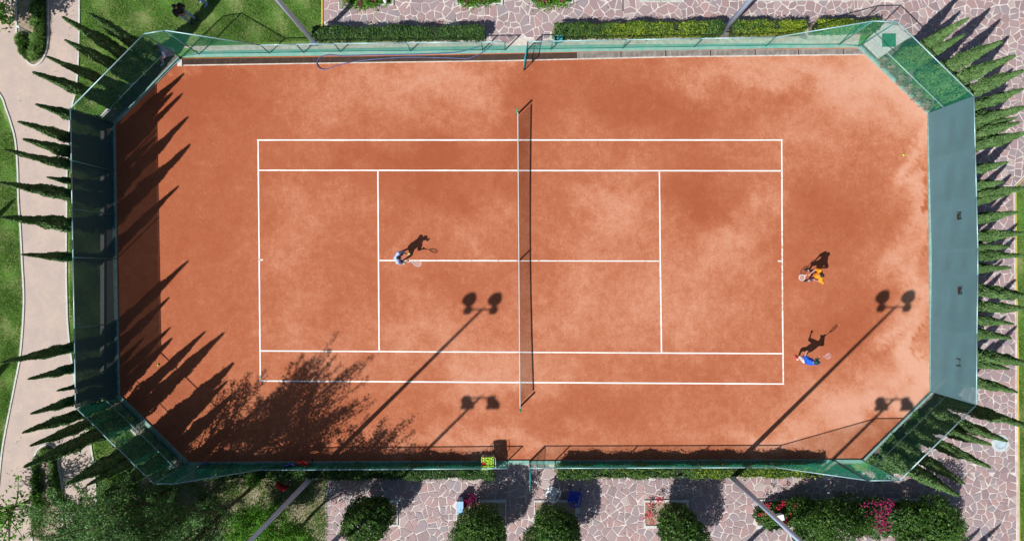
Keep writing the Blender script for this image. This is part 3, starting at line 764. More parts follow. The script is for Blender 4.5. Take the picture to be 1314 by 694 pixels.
def cyp_at(g, h, label, group, wd=1.0):
    o = thing('cypress', label, 'cypress tree', P(*g), random.uniform(0, 6.28), group)
    o.rotation_euler.x = random.gauss(0, .018); o.rotation_euler.y = random.gauss(0, .018)
    s = h/6.0; k = random.uniform(.84, 1.22)*wd; ws = k*min(1.1, .55+.5*s)
    cr = link(bpy.data.objects.new('crown', random.choice(CYP)), o); cr.scale = (ws, ws, s)
    tr = link(bpy.data.objects.new('trunk', TRK), o); tr.scale = (1, 1, s)
    return o
ORD = ['topmost', 'second', 'third', 'fourth', 'fifth', 'sixth', 'seventh', 'eighth', 'ninth', 'tenth', 'eleventh', 'twelfth', 'thirteenth', 'fourteenth', 'fifteenth', 'sixteenth', 'seventeenth', 'eighteenth', 'nineteenth', 'twentieth', 'twenty-first', 'twenty-second']
def row(tips, line_, desc, where, group, wd=1.0):
    tips = sorted(tips, key=lambda p: p[1])
    for i, tp in enumerate(tips):
        last = i == len(tips)-1
        o_ = 'topmost' if i == 0 else ('lowest' if last else ORD[i]+' from top')
        cypress(tp, line_, f'{desc} {where}, {o_} in row', group, wd*(tp[2] if len(tp) > 2 else 1))
random.seed(5)
row([(113, 22), (82, 31), (83, 53), (62, 70), (44, 90)], (1, .88, 270), 'dark slender cypress', 'outside the upper left corner fence', 'cypresses round the court', .98)
row([(47, 133), (17, 153), (30, 179), (9, 192), (59, 225, .85), (1, 237), (1, 277), (24, 329, .9)], (1, 0, 133), 'dark slender cypress', 'behind left windscreen, upper group', 'cypresses round the court', .92)
row([(1, 463, 1.05), (36, 486), (75, 501, .7), (37, 531), (30, 553)], (1, 0, 133), 'dark slender cypress', 'behind left windscreen, lower group', 'cypresses round the court', .95)
row([(36, 571), (30, 593, 1.05), (84, 617, 1.1), (112, 619), (135, 629), (176, 640)], (-1, 1, 371), 'dark slender cypress', 'outside the lower left corner fence', 'cypresses round the court', .98)
row([(1244, 30, 1.1), (1236, 49), (1287, 53, 1.1), (1307, 69, 1.2), (1309, 93), (1313, 116)], (-1, 1, -1070), 'sunlit green cypress', 'outside the upper right corner fence', 'cypresses round the court', 1.15)
row([(1313, 132, 1.1), (1300, 148), (1306, 157), (1318, 168, 1.1), (1296, 209), (1289, 229), (1318, 238), (1289, 255), (1303, 277), (1318, 297), (1300, 312)], (1, 0, 1215), 'sunlit green cypress', 'behind right windscreen, upper half', 'cypresses round the court', 1.05)
row([(1320, 326), (1298, 345), (1327, 371, 1.15), (1320, 398), (1303, 414), (1301, 436), (1328, 468, 1.1), (1294, 475), (1307, 502)], (1, 0, 1215), 'green cypress', 'behind right windscreen, lower half', 'cypresses round the court', 1.05)
row([(1328, 549, 1.1), (1301, 566), (1271, 574), (1270, 594), (1244, 613), (1232, 633)], (1, 1, 1720), 'dark green cypress', 'outside the lower right corner fence', 'cypresses round the court', 1.05)
for g, h, lb in (((1131, 764), 6, 'cypress beyond the bottom edge, left one of three by the walk'), ((1149, 777), 6, 'cypress beyond the bottom edge, middle one of three by the walk'), ((1180, 769), 5.8, 'cypress beyond the bottom edge, right one of three by the walk'),
                 ((-72, 347), 5.2, 'cypress beyond the left edge on the grass, upper one'), ((-75, 547), 5, 'cypress beyond the left edge on the grass, lower one')):
    cyp_at(g, h, lb, 'cypresses out of view')

def blob_leaves(n, centre, rad, lumps=7, size=(.06, .12), shell=.55, flat=0):
    """leaf centres and normals on a lumpy ellipsoid crown"""
    d = rng.normal(size=(n, 3)); d /= np.linalg.norm(d, axis=1, keepdims=True)
    L = rng.normal(size=(lumps, 3)); L /= np.linalg.norm(L, axis=1, keepdims=True)
    f = np.ones(n)*.82
    for l_ in L: f += .22*np.exp(-((1-(d*l_).sum(1))/.16))
    q = rng.random(6)*6.28
    fr = (np.sin(d[:, 0]*9+d[:, 1]*7+q[0])*np.sin(d[:, 1]*10-d[:, 2]*8+q[1])*.09+np.sin(d[:, 0]*21+q[2])*np.sin(d[:, 1]*19+q[3])*np.sin(d[:, 2]*17+q[4])*.09
          +(rng.random(n) < .06)*rng.random(n)*.16)
    r = (f+fr)*(shell+(1-shell)*rng.random(n)**.35)
    C = d*r[:, None]*np.array(rad)+np.array(centre)
    return C, d+rng.normal(size=(n, 3))*.6, size[0]+(size[1]-size[0])*rng.random(n)
def bushy(name, label, cat, g, crowns, mat, n=14000, size=(.06, .13), trunk=True, flowers=None, aspect=.55, core=None, group=None):
    o = thing(name, label, cat, P(*g), 0, group)
    Cs, Ns, Ss = [], [], []; tot = sum(c[1][0]*c[1][1] for c in crowns)
    for c, r in crowns:
        a, b_, s = blob_leaves(int(n*r[0]*r[1]/tot), c, r, 9, size); Cs.append(a); Ns.append(b_); Ss.append(s)
    C = np.concatenate(Cs); C[:, 2] = np.maximum(C[:, 2], .05)
    link(bpy.data.objects.new('crown', leaves('crown', C, np.concatenate(Ns), np.concatenate(Ss), M[mat], aspect)), o)
    if trunk:
        mb = MB(); c0 = crowns[0][0]; mb.tube([(0, 0, 0), (c0[0]*.3, c0[1]*.3, c0[2]*.45), (c0[0], c0[1], c0[2])], .07, 8, .035)
        for c, r in crowns:
            for k in range(5):
                e = Vector(c)+Vector((random.uniform(-1, 1)*r[0], random.uniform(-1, 1)*r[1], random.uniform(0, .8)*r[2]))*.7
                mb.tube([(c0[0]*.3, c0[1]*.3, c0[2]*.45), (Vector((c0[0]*.3, c0[1]*.3, c0[2]*.45))+e)/2+Vector((0, 0, .1)), e], .03, 5, .01)
        mb.build('trunk', M['bark'], o, True)
    if flowers:
        fm, pts = flowers; C = []; 
        for (fx, fy, fz, fr, fn) in pts: C.append(np.array([fx, fy, fz])+rng.normal(size=(fn, 3))*fr*np.array([1, 1, .5]))
        C = np.concatenate(C); N = rng.normal(size=C.shape)+np.array([0, 0, 1.2])
        stuff(link(bpy.data.objects.new('flowers', leaves('flowers', C, N, .045+.04*rng.random(len(C)), M[fm], .9)), o))
    return o
random.seed(3)
def local(g, px, z):  # local offset of something seen at px with height z
    v = V(px[0], px[1], z)-P(*g); return (v.x, v.y, z)
g = (483, 656); bushy('clipped_tree', 'dark round tree in the leftmost bottom planter, beside the bright shrubs', 'tree', g, [((-.1, .2, 1.8), (1.08, 1.1, 1.1)), ((.45, .5, 1.5), (.6, .6, .7))], 'bush', 17000)
g = (617, 658); bushy('clipped_tree', 'round tree with purple flowers at its foot, next to the light blue box', 'tree', g, [((.06, -.02, 1.9), (1.08, 1.06, 1.1)), ((.5, -.5, 1.6), (.75, .8, .8)), ((-.5, -.6, 1.6), (.7, .8, .8))], 'bush', 17000,
    flowers=('magenta', [(*local(g, (595, 647), .5), .14, 260), (*local(g, (604, 644), .45), .16, 200), (*local(g, (612, 642), .4), .12, 60)]))
g = (711, 658); bushy('clipped_tree', 'round tree in the planter behind the white and blue chairs', 'tree', g, [((-.15, -.12, 1.8), (.95, 1.0, 1.1)), ((.45, -.3, 1.5), (.7, .85, .9)), ((-.7, -.8, 1.5), (.75, .8, .8))], 'bush', 17000,
    flowers=('redfl', [(*local(g, (734, 650), .6), .08, 14), (*local(g, (688, 650), .8), .06, 8)]))
g = (854, 658); bushy('clipped_tree', 'round tree in the planter with red flowers on its left edge', 'tree', g, [((.18, 0, 1.85), (1.05, 1.0, 1.1)), ((.7, -.7, 1.5), (.8, .8, .8))], 'bush', 16000,
    flowers=('redfl', [(*local(g, (847, 643), .5), .10, 60), (*local(g, (834, 648), .4), .08, 30), (*local(g, (835, 660), .4), .10, 40), (*local(g, (838, 669), .4), .08, 40), (*local(g, (829, 664), .3), .1, 30)]))
g = (1000, 656); bushy('flowering_shrub', 'low leafy shrub dotted with red flowers under the floodlight mast', 'shrub', g, [((-.3, 0, .45), (.85, .65, .5)), ((.8, .1, .6), (.8, .7, .6))], 'bush', 15000, trunk=False,
    flowers=('redfl', [(*local(g, q, 1.0), .07, 26) for q in ((986, 647), (1006, 646), (1015, 661), (1022, 650), (1009, 669), (978, 659), (1000, 652))]))
g = (1052, 655); bushy('clipped_tree', 'broad dark leafy tree between the red flowering shrub and the magenta bougainvillea', 'tree', g, [((-.2, .05, 1.5), (1.1, 1.0, 1.15)), ((.85, .1, 1.1), (.9, .8, .9)), ((-.6,-.9,.9),(1,.8,.8)), ((-1.1, .25, 1.0), (.6, .55, .7))], 'bush', 22000)
g = (1118, 655); bushy('bougainvillea', 'green bougainvillea covered in magenta blossom in the long bottom planter', 'shrub', g, [((-.1, .1, .9), (1.0, .8, .8))], 'tree', 12000,
    flowers=('magenta', [(*local(g, (x, y), 1.7), r*1.25, int(n_*.42)) for x, y, r, n_ in ((1112, 647, .10, 60), (1126, 646, .10, 60), (1140, 646, .12, 150), (1141, 652, .1, 80), (1130, 661, .12, 130), (1134, 668, .1, 120), (1137, 676, .1, 120), (1125, 665, .06, 40), (1113, 661, .08, 50), (1101, 664, .06, 25), (1130, 679, .11, 110), (1121, 671, .06, 30), (1124, 655, .1, 60), (1134, 656, .08, 50))]))
g = (1170, 655); bushy('clipped_tree', 'big green tree at the right end of the long bottom planter', 'tree', g, [((.15, .0, 1.4), (1.05, 1.0, 1.15)), ((-.75, .1, 1.1), (.8, .75, .85)), ((-.2, -.9, 1.2), (1.1, .7, .9)), ((.9, -.5, 1.1), (.6, .7, .7))], 'bush', 23000)

def hedge(label, a, b_, width, h, mats, n_per_m=1500, group=None):
    A, B = P(*a), P(*b_); o = thing('hedge', label, 'hedge', A, 0, group); L = (B-A).length; d = np.array((B-A)/L); q = np.array([-d[1], d[0], 0])
    n = int(L*n_per_m); s = rng.random(n)*L; side = rng.random(n)
    bulge = 1+.10*np.sin(s*2.1)+.08*np.sin(s*5.3+1)
    y = np.where(side < .55, (rng.random(n)-.5)*width, np.where(side < .77, -width/2, width/2)+rng.normal(size=n)*.04)*bulge
    z = np.where(side < .55, h*bulge*(.97-.06*np.abs(y/width*2)**3)-np.abs(rng.normal(size=n))*.09, rng.random(n)*h)
    C = s[:, None]*d+y[:, None]*q; C[:, 2] = z
    N = np.where((side < .55)[:, None], np.array([[0, 0, 1.]]), q[None, :]*np.sign(y)[:, None])+rng.normal(size=(n, 3))*.6
    sz = .06+.06*rng.random(n); N[:, 2] = np.abs(N[:, 2])
    if len(mats) == 1: link(bpy.data.objects.new('foliage', leaves('foliage', C, N, sz, M[mats[0]], .6)), o)
    else:
        f = np.array([mats[1](x) for x in s+(A.x*K+657)/K*0]); g_ = rng.random(n) < f
        for sel, m in ((g_, 'hedgey'), (~g_, mats[0])):
            if sel.any(): link(bpy.data.objects.new('foliage', leaves('foliage', C[sel], N[sel], sz[sel], M[m], .6)), o)
    mb = MB()
    for k in range(int(L/.4)): 
        p = Vector(d)*(k*.4+.2); mb.tube([(p.x, p.y, 0), (p.x+random.uniform(-.1, .1), p.y+random.uniform(-.1, .1), h*.8)], .015, 4)
    mb.build('stems', M['bark'], o)
    # dense dark inside
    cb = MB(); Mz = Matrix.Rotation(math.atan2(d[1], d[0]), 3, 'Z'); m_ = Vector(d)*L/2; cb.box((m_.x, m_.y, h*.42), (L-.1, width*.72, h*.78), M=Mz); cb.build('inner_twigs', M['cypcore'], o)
    return o
hedge('long clipped dark green hedge beyond the far fence, left of the gate', (407, 48), (622, 47), .42, .85, ['hedge'])
def gf(s):
    x = 709+s*K
    return float(np.interp(x, [709, 760, 790, 830, 860, 885, 905, 925], [.02, .12, .75, .55, .85, .6, .15, .05]))
hedge('far hedge right of the gate, dark at its ends and golden in the middle', (710, 45), (923, 41.5), .45, .85, ['hedge', gf])
hedge('golden hedge piece right of the far floodlight mast', (934, 41), (1027, 39.5), .45, .8, ['hedge', lambda s: min(.95, .15+s*.35)])
hedge('short golden-green hedge next to the upper right corner fence', (1040, 39), (1120, 37.5), .40, .8, ['hedge', lambda s: .75 if s < 1.6 else .3])
hedge('long hedge behind the near fence, left of the near gate', (262, 601.5), (635, 600.5), .46, .95, ['hedge'])
hedge('long hedge behind the near fence, right of the near gate', (714, 599.8), (1046, 598), .46, .95, ['hedge', lambda s: .12+.35*(s > 6)])

# feathery trees at the lower left
def feathery(label, g, h, rad, mat, nb=26, nl=260, size=(.07, .15), name='feathery_tree', trunk_r=.11, z0=.25, spread=1.0, lean=(0, 0), tw=.16):
    o = thing(name, label, 'tree', P(*g)); mb = MB(); C, N, Sz = [], [], []
    mb.tube([(0, 0, 0), (lean[0]*.3, lean[1]*.3, h*.3), (lean[0]*.7, lean[1]*.7, h*.6)], trunk_r, 8, trunk_r*.5)
    for k in range(nb):
        a = random.uniform(0, 6.28); s0 = random.uniform(z0*.6, .6); top = random.uniform(.55, 1.0); rr = rad*random.uniform(.35, 1.0)*spread*(1.15-.55*(top-.5)*2*.6)
        p0 = Vector((lean[0]*s0, lean[1]*s0, h*s0)); p3 = Vector((lean[0]+math.cos(a)*rr, lean[1]+math.sin(a)*rr, h*top))
        p1 = p0+Vector((math.cos(a)*rr*.5, math.sin(a)*rr*.5, (p3.z-p0.z)*.35))
        pts = [p0*(1-t)**2+p1*2*t*(1-t)+p3*t*t for t in (0, .2, .4, .6, .8, 1)]
        mb.tube(pts, .035, 5, .008)
        t = rng.random(nl)**.7*.85+.15; p0n, p1n, p3n = map(np.array, (p0, p1, p3))
        c = p0n*((1-t)**2)[:, None]+p1n*(2*t*(1-t))[:, None]+p3n*(t*t)[:, None]
        w_ = tw*(1.25-t)[:, None]*1.6; c = c+rng.normal(size=(nl, 3))*w_*np.array([1, 1, .8]); c[:, 2] = np.maximum(c[:, 2], .05)
        C.append(c); N.append(rng.normal(size=(nl, 3))+np.array([0, 0, .7])); Sz.append(size[0]+(size[1]-size[0])*rng.random(nl))
    mb.build('trunk', M['bark'], o, True)
    link(bpy.data.objects.new('crown', leaves('crown', np.concatenate(C), np.concatenate(N), np.concatenate(Sz), M[mat], .42)), o)
    return o
random.seed(21)
feathery('tall feathery green tree below the lower left corner, its shadow over the clay', (262, 640), 9.6, 2.6, 'tree', 52, 300, z0=.35)
feathery('second tall feathery tree at the bottom left, left of the tallest one', (214, 628), 8.2, 2.3, 'tree', 34, 230, z0=.35)
feathery('slim feathery tree between the tallest tree and the red chairs', (318, 630), 8.0, 1.9, 'tree', 30, 190, z0=.45, trunk_r=.08)
feathery('bright green airy tree beside the floodlight mast at the bottom left', (398, 662), 6.6, 2.1, 'bright', 50, 300, (.06, .13), trunk_r=.07, z0=.2)
feathery('low spreading green tree over the island and path at the bottom left', (150, 672), 3.8, 3.0, 'tree', 70, 420, z0=.2, trunk_r=.09)
feathery('mid green bushy tree left of the tall feathery one', (212, 668), 4.0, 2.2, 'tree', 44, 380, z0=.2, trunk_r=.08)
feathery('bright green sapling in the dry ground below the near fence', (345, 655), 3.2, 1.5, 'bright', 40, 280, (.06, .12), trunk_r=.04)
feathery('thin sapling poking up through the near fence hedge', (338, 608), 1.9, .22, 'bright', 8, 120, (.05, .10), trunk_r=.02)
feathery('broad-leaved tree overhanging the island at the upper left', (12, 30), 3.4, 1.9, 'bright', 40, 90, (.14, .26), name='broadleaf_tree', trunk_r=.09, z0=.35, tw=.24)
feathery('sparse broad-leaved tree over the path at the lower left edge', (40, 640), 3.1, 2.1, 'bright', 26, 36, (.13, .22), name='broadleaf_tree', trunk_r=.06, z0=.5, tw=.22)
# shrubs of the islands
def grassy(label, g, r, n, mat='tree', h=.6, name='grassy_shrub', cat='shrub', size=(.12, .3), asp=.16, sq=1.0, clipto=None):
    o = thing(name, label, cat, P(*g)); a = rng.random(n)*6.28; rr = r*rng.random(n)**.6*(1+.3*np.sin(a*3+len(label)*1.7)+.18*np.sin(a*5+len(label))+.2*rng.normal(size=n)*.6); 
    C = np.stack([rr*np.cos(a), rr*np.sin(a)*sq, h*(.3+.7*rng.random(n))*np.clip(1-.45*(rr/r)**2, .15, 1)], 1)
    N = np.stack([-np.sin(a), np.cos(a), np.full(n, 1.3)], 1)+rng.normal(size=(n, 3))*.5
    if clipto:
        ok = np.array([inside(g[0]+c[0]*K, g[1]-c[1]*K, clipto) for c in C]); C, N, a = C[ok], N[ok], a[ok]; n = len(C)
    upv = np.stack([np.cos(a)*1.0, np.sin(a)*1.0, np.full(n, .8)], 1)
    link(bpy.data.objects.new('foliage', leaves('foliage', C, N, size[0]+(size[1]-size[0])*rng.random(n), M[mat], asp, up=upv)), o)
    return o
sh = [((54, 10), .34, 'upper'), ((55, 30), .36, 'middle'), ((54, 50), .36, 'lower'), ((50, 70), .34, 'bottom tip'), ((32, 70), .30, 'left tip'), ((30, 55), .26, 'left')]
for i, (g, r, wd_) in enumerate(sh): grassy(f'grassy green shrub on the upper left island, {wd_} one', g, r*1.12, 2600, 'verge', .42, sq=1.25, size=(.08, .24), asp=.14, clipto=[(24, -250), (24, 50), (30, 68), (36, 77), (44, 82), (52, 77), (58, 67), (60.5, 55), (60.5, -250)])
sh = [((61, 578), .2, 'at its rounded tip'), ((74, 592), .22, 'right edge by the tip'), ((75, 610), .24, 'right edge halfway'), ((77, 630), .28, 'right edge near the tree'), ((47, 592), .2, 'left edge by the tip'), ((48, 612), .2, 'left edge halfway'), ((48, 632), .24, 'left edge near the tree'), ((48, 655), .34, 'left edge under the tree'), ((40, 676), .4, 'spiky one at the kerb')]
for i, (g, r, wd_) in enumerate(sh): grassy(f'grassy shrub on the lower left island, {wd_}', g, r*1.25, 1700, 'verge', .4, sq=1.5, size=(.08, .24), asp=.14, clipto=[(43.5, 900), (44, 640), (45, 602), (48, 584), (53, 577), (60, 572), (67, 574), (72, 582), (74, 600), (78, 625), (80, 694), (84, 900)])
for i, (x, y) in enumerate([(150, 518), (163, 531), (178, 545), (189, 556), (201, 569), (212, 580)]):
    o = grassy(f'dry brown bush between the lower left fence and kerb, {["topmost", "second", "third", "fourth", "fifth", "lowest"][i]} of six', (x, y+1), .26 if i % 2 else .3, 800, 'dry', .42, 'dry_bush', 'shrub', (.05, .13), .3)
for i, (x, y) in enumerate([(1132, 82), (1144, 91), (1156, 106), (1166, 117), (1177, 127), (1187, 138)]):
    grassy(f'pale dry bush inside the upper right corner bed, {["topmost", "second", "third", "fourth", "fifth", "lowest"][i]} of six', (x, y-1), .24, 600, 'dry', .35, 'dry_bush', 'shrub', (.05, .13), .3)
for i, (x, y, r) in enumerate([(1152, 572, .5), (1140, 590, .5), (1128, 598, .45), (1170, 560, .45), (1162, 583, .5), (1182, 540, .4)]):
    grassy(f'green weedy shrub under the lower right corner cypresses, {["first", "second", "third", "fourth", "fifth", "sixth"][i]} from the fence corner', (x, y), r, 1600, 'tree', .5, 'weedy_shrub')
for i, ((x0, y0, x1, y1), cs) in enumerate(zip(TP[:3], ([(449, 1), (464, 6), (480, 4)], [(612, 2), (624, 1), (600, 4)], [(695, 4), (701, 2), (720, 3)]))):
    o = thing('flower_bush', f'magenta flowering bush in the {["leftmost", "middle", "right-hand"][i]} planter at the top edge', 'shrub', P((x0+x1)/2, 0))
    C = []; L = []
    for (cx, cy) in cs:
        p = P(cx, cy)-P((x0+x1)/2, 0); nn = 46
        C.append(np.array([p.x, p.y, .25])+rng.normal(size=(nn, 3))*np.array([.09, .09, .04]))
        L.append(np.array([p.x, p.y, .18])+rng.normal(size=(420, 3))*np.array([.22, .16, .08]))
    C = np.concatenate(C); L = np.concatenate(L); L[:, 2] = np.abs(L[:, 2])
    stuff(link(bpy.data.objects.new('flowers', leaves('flowers', C, rng.normal(size=C.shape)+np.array([0, 0, 1.]), np.full(len(C), .07), M['magenta'], .9)), o))
    link(bpy.data.objects.new('foliage', leaves('foliage', L, rng.normal(size=L.shape)+np.array([0, 0, 1.]), np.full(len(L), .10), M['bright'], .5)), o)

# grass blades
def blades(name, polys, dens, hgt=(.03, .09), mat='blade', z=0.0, holes=()):
    P_ = []
    for poly in polys:
        xs = [p[0] for p in poly]; ys = [p[1] for p in poly]; A = (max(xs)-min(xs))*(max(ys)-min(ys))/K/K
        n = int(A*dens); X = rng.uniform(min(xs), max(xs), n); Y = rng.uniform(min(ys), max(ys), n); ok = np.zeros(n, bool); j = len(poly)-1
        for i in range(len(poly)):
            xi, yi = poly[i]; xj, yj = poly[j]
            if yi != yj: ok ^= ((yi > Y) != (yj > Y)) & (X < (xj-xi)*(Y-yi)/(yj-yi)+xi)
            j = i
        P_.append(np.stack([(X[ok]-657)/K, (347-Y[ok])/K, np.full(ok.sum(), z)], 1))
    C = np.concatenate(P_); n = len(C); h = hgt[0]+(hgt[1]-hgt[0])*rng.random(n)
    patch = .7+.5*np.sin(C[:, 0]*3.1)*np.sin(C[:, 1]*2.7+C[:, 0]); h = h*patch
    a = rng.random(n)*6.28; w_ = .012; tx = rng.normal(size=(n, 2))*.6
    d = np.stack([np.cos(a)*w_, np.sin(a)*w_, np.zeros(n)], 1)
    tip = C+np.stack([tx[:, 0]*h, tx[:, 1]*h, h], 1)
    Vt = np.stack([C-d, C+d, tip], 1).reshape(-1, 3)
    me = np_mesh(name, Vt, np.arange(3*n).reshape(-1, 3), M[mat], 3)
    return stuff(link(bpy.data.objects.new(name, me)))
blades('grass', [[(102, -5), (412, -5), (412, 52), (232, 60), (205, 66), (131, 152), (128, 200), (90, 200), (100, 100)], [(88, 200), (130, 200), (130, 515), (104, 515), (90, 440)],
                 [(120, 560), (108, 530), (134, 520), (228, 610), (190, 625), (125, 650)]], 2600)
blades('grass', [[(-5, 130), (18, 175), (22, 260), (29, 388), (22, 470), (0, 600), (-5, 600)], [(1305, 240), (1320, 225), (1320, 700), (1309, 700)]], 2600)
blades('grass', [[(x0+3, -4), (x1-3, -4), (x1-3, y1-3), (x0+3, y1-3)] for x0, y0, x1, y1 in TP], 4000, (.06, .16), z=.04)
tag(blades('weeds', [[(150, 620), (420, 615), (420, 700), (110, 700)]], 1100, (.05, .2), z=.012), 'scattered weeds on the bare dry ground at the lower left', 'weeds')
for o in bpy.data.objects:
    if o.name.startswith('grass') and o.get('kind') == 'stuff' and not o.get('label'): tag(o, 'short green lawn grass', 'grass')
for nm, lb in (('grass', 'short lawn grass around the left side and corners of the court'), ('grass.001', 'short lawn grass along the left and right picture edges'), ('grass.002', 'longer grass inside the planters at the top edge')):
    if nm in bpy.data.objects: bpy.data.objects[nm]['label'] = lb

def litter(name, label, boxes, mat, size=(.03, .075)):
    C = []
    for (x0, y0, x1, y1, n_, z) in boxes:
        X = rng.uniform(x0, x1, n_); Y = rng.uniform(y0, y1, n_); ok = np.sin(X*.11+2)*np.sin(Y*.13+X*.05) > -.35
        C.append(np.stack([(X[ok]-657)/K, (347-Y[ok])/K, np.full(ok.sum(), z)+rng.random(ok.sum())*.012], 1))
    C = np.concatenate(C); N = rng.normal(size=C.shape)*.35+np.array([0, 0, 1.])
    o = stuff(link(bpy.data.objects.new(name, leaves(name, C, N, size[0]+(size[1]-size[0])*rng.random(len(C)), M[mat], .55)))); o['label'] = label; o['category'] = 'leaves'
litter('fallen_leaves', 'small dry fallen leaves scattered on the paving and paths', [(420, 612, 1300, 640, 520, .045), (512, 640, 584, 694, 90, .045), (741, 640, 825, 694, 90, .045), (884, 640, 969, 694, 70, .045), (1205, 600, 1300, 694, 110, .045),
    (420, 9, 1160, 34, 300, .045), (1228, 46, 1300, 606, 330, .045), (85, 0, 101, 90, 50, .02), (20, 90, 88, 180, 50, .02), (2, 560, 45, 694, 110, .02), (84, 580, 120, 640, 70, .02)], 'dry')
litter('hedge_litter', 'brown leaf litter along the near kerb and the drain on the clay side', [(250, 583, 1090, 589, 260, .03), (240, 84, 1090, 88, 90, .03), (160, 500, 175, 510, 20, .03), (1186, 170, 1190, 490, 60, .03)], 'dry', (.02, .05))
# ------------------------------------------------------------------ small things
def hose():
    up = [(619, 59), (604, 64), (586, 68), (555, 70), (519, 71), (480, 71.5), (440, 72.5), (421, 71.5), (412, 74), (407.5, 80), (407.5, 85), (412, 89.5), (420, 89.5), (430, 86), (445, 82), (470, 78), (519, 74.5), (569, 75), (598, 76), (609, 73), (618, 69), (626, 63), (631, 58)]
    pts = []
    for i in range(len(up)-1):
        a, b_ = up[max(0, i-1)], up[i]; c, d = up[i+1], up[min(len(up)-1, i+2)]
        for k in range(5):
            t = k/5; f = lambda p, q, r, s: .5*((2*q)+(-p+r)*t+(2*p-5*q+4*r-s)*t*t+(-p+3*q-3*r+s)*t**3)
            pts.append(P(f(a[0], b_[0], c[0], d[0]), f(a[1], b_[1], c[1], d[1]), .075))
    tag(MB().tube(pts, .02, 6).build('garden_hose', M['hose'], None, True), 'blue garden hose looped along the drain left of the far gate', 'hose')
hose()
def tennis_ball(v, label): tag(MB().ball(v, .045, 12, 8).build('tennis_ball', M['ballm'], None, True), label, 'tennis ball', 'loose tennis balls')
tennis_ball(P(203.5, 468, .06), 'yellow-green tennis ball between cypress shadows at the lower left')
tennis_ball(P(1158.5, 199, .06), 'yellow-green tennis ball near the upper right of the clay')

def cart():
    g = P(627, 587); t = thing('ball_cart', 'wire cart heaped with yellow-green and red tennis balls by the near fence', 'ball cart', (*g.xy, .02), .05)
    w_, z0, z1 = .25, .52, .84; mb = MB()
    for z in (z0, z0+.16, z1): mb.tube([(-w_, -w_, z), (w_, -w_, z), (w_, w_, z), (-w_, w_, z)], .008, 5, closed=True)
    for k in range(9):
        u = -w_+2*w_*k/8
        for a, b_ in (((u, -w_), (u, w_)), ((-w_, u), (w_, u))):
            mb.tube([(*a, z1), (*a, z0), (*b_, z0), (*b_, z1)], .004, 4)
    mb.build('basket', M['lamp'], t)
    for sx in (-1, 1):
        for sy in (-1, 1): MB().tube([(sx*w_, sy*w_, z1), (sx*w_, sy*w_, .08)], .012, 6).build('leg', M['lamp'], t, True); MB().lathe([(.05, -.015), (.05, .015)], (sx*w_, sy*w_, .05), 12, M=Matrix.Rotation(math.pi/2, 3, 'X')).build('wheel', M['black'], t, True)
    MB().tube([(w_, -w_, .7), (w_+.09, -w_+.02, .98), (w_+.09, w_-.02, .98), (w_, w_, .7)], .014, 6).build('handle', M['white'], t, True)
    y = MB(); r = MB()
    for k in range(8):
        for j in range(8):
            for q in range(2):
                x_ = -w_-.0+k*.071+random.uniform(-.012, .012); y_ = -w_-.0+j*.071+random.uniform(-.012, .012); z_ = z1-.02+q*.06+.08*(1-(x_*x_+y_*y_)/.12)
                (r if (x_ < -.08 and -.05 < y_ < .09) or (random.random() < .05) else y).ball((x_, y_, z_), .034, 8, 6)
    for k in range(9): r.ball((random.uniform(-w_, w_), w_-.02, z1+.02), .034, 8, 6)
    stuff(y.build('ball_heap', M['ballm'], t, True)); stuff(r.build('red_ball_heap', M['redball'], t, True))
cart()
def chair(label, px, rz, m):
    t = thing('plastic_chair', label, 'chair', P(*px, .03), rz); s = .43; mat = M[m]
    mb = MB(); n = 6
    for i in range(n):
        for j in range(n):
            f = lambda a, b_: ((a/n-.5)*(.46-.05*(1-b_/n)), (b_/n-.5)*.44, s-.025*math.sin(math.pi*a/n)*math.sin(math.pi*b_/n)-.02*(b_/n > .85))
            mb.poly([f(i, j), f(i+1, j), f(i+1, j+1), f(i, j+1)])
    o = mb.build('seat', mat, t, True); so = o.modifiers.new('s', 'SOLIDIFY'); so.thickness = .02
    mb = MB()   # curved back with an opening below its top band
    def bp(u, v): a = (u-.5)*1.9; return (math.sin(a)*.27, -.24-.10*v+(1-math.cos(a))*.13, s+.0+.44*v-.05*abs(2*u-1)**2)
    for (v0, v1) in ((.05, .30), (.78, 1.0)):
        for i in range(12): mb.poly([bp(i/12, v0), bp((i+1)/12, v0), bp((i+1)/12, v1), bp(i/12, v1)])
    for c in (.02, .26, .5, .74, .98):
        mb.poly([bp(c-.02, .28), bp(c+.02, .28), bp(c+.02, .80), bp(c-.02, .80)])
    o = mb.build('backrest', mat, t, True); so = o.modifiers.new('s', 'SOLIDIFY'); so.thickness = .02
    for sx in (-1, 1):
        mb = MB(); pts = [(sx*.25, -.22, s+.30), (sx*.285, -.1, s+.235), (sx*.29, .08, s+.22), (sx*.265, .20, s+.19), (sx*.25, .22, s-.02)]
        for p, q in zip(pts[:-1], pts[1:]):
            w_ = .028; mb.poly([(p[0]-w_, p[1], p[2]), (p[0]+w_, p[1], p[2]), (q[0]+w_, q[1], q[2]), (q[0]-w_, q[1], q[2])])
        o = mb.build('armrest', mat, t, True); so = o.modifiers.new('s', 'SOLIDIFY'); so.thickness = .02
        for sy, e in ((-1, -.34), (1, .30)):
            MB().tube([(sx*.2, sy*.2, s), (sx*.27, e, 0)], .032, 6, .02).build('leg', mat, t, True)
chair('white plastic armchair standing in the shade beside the blue one', (709, 627), -.42, 'white')
chair('blue plastic armchair standing in the shade beside the white one', (736, 632.5), -.22, 'blue')
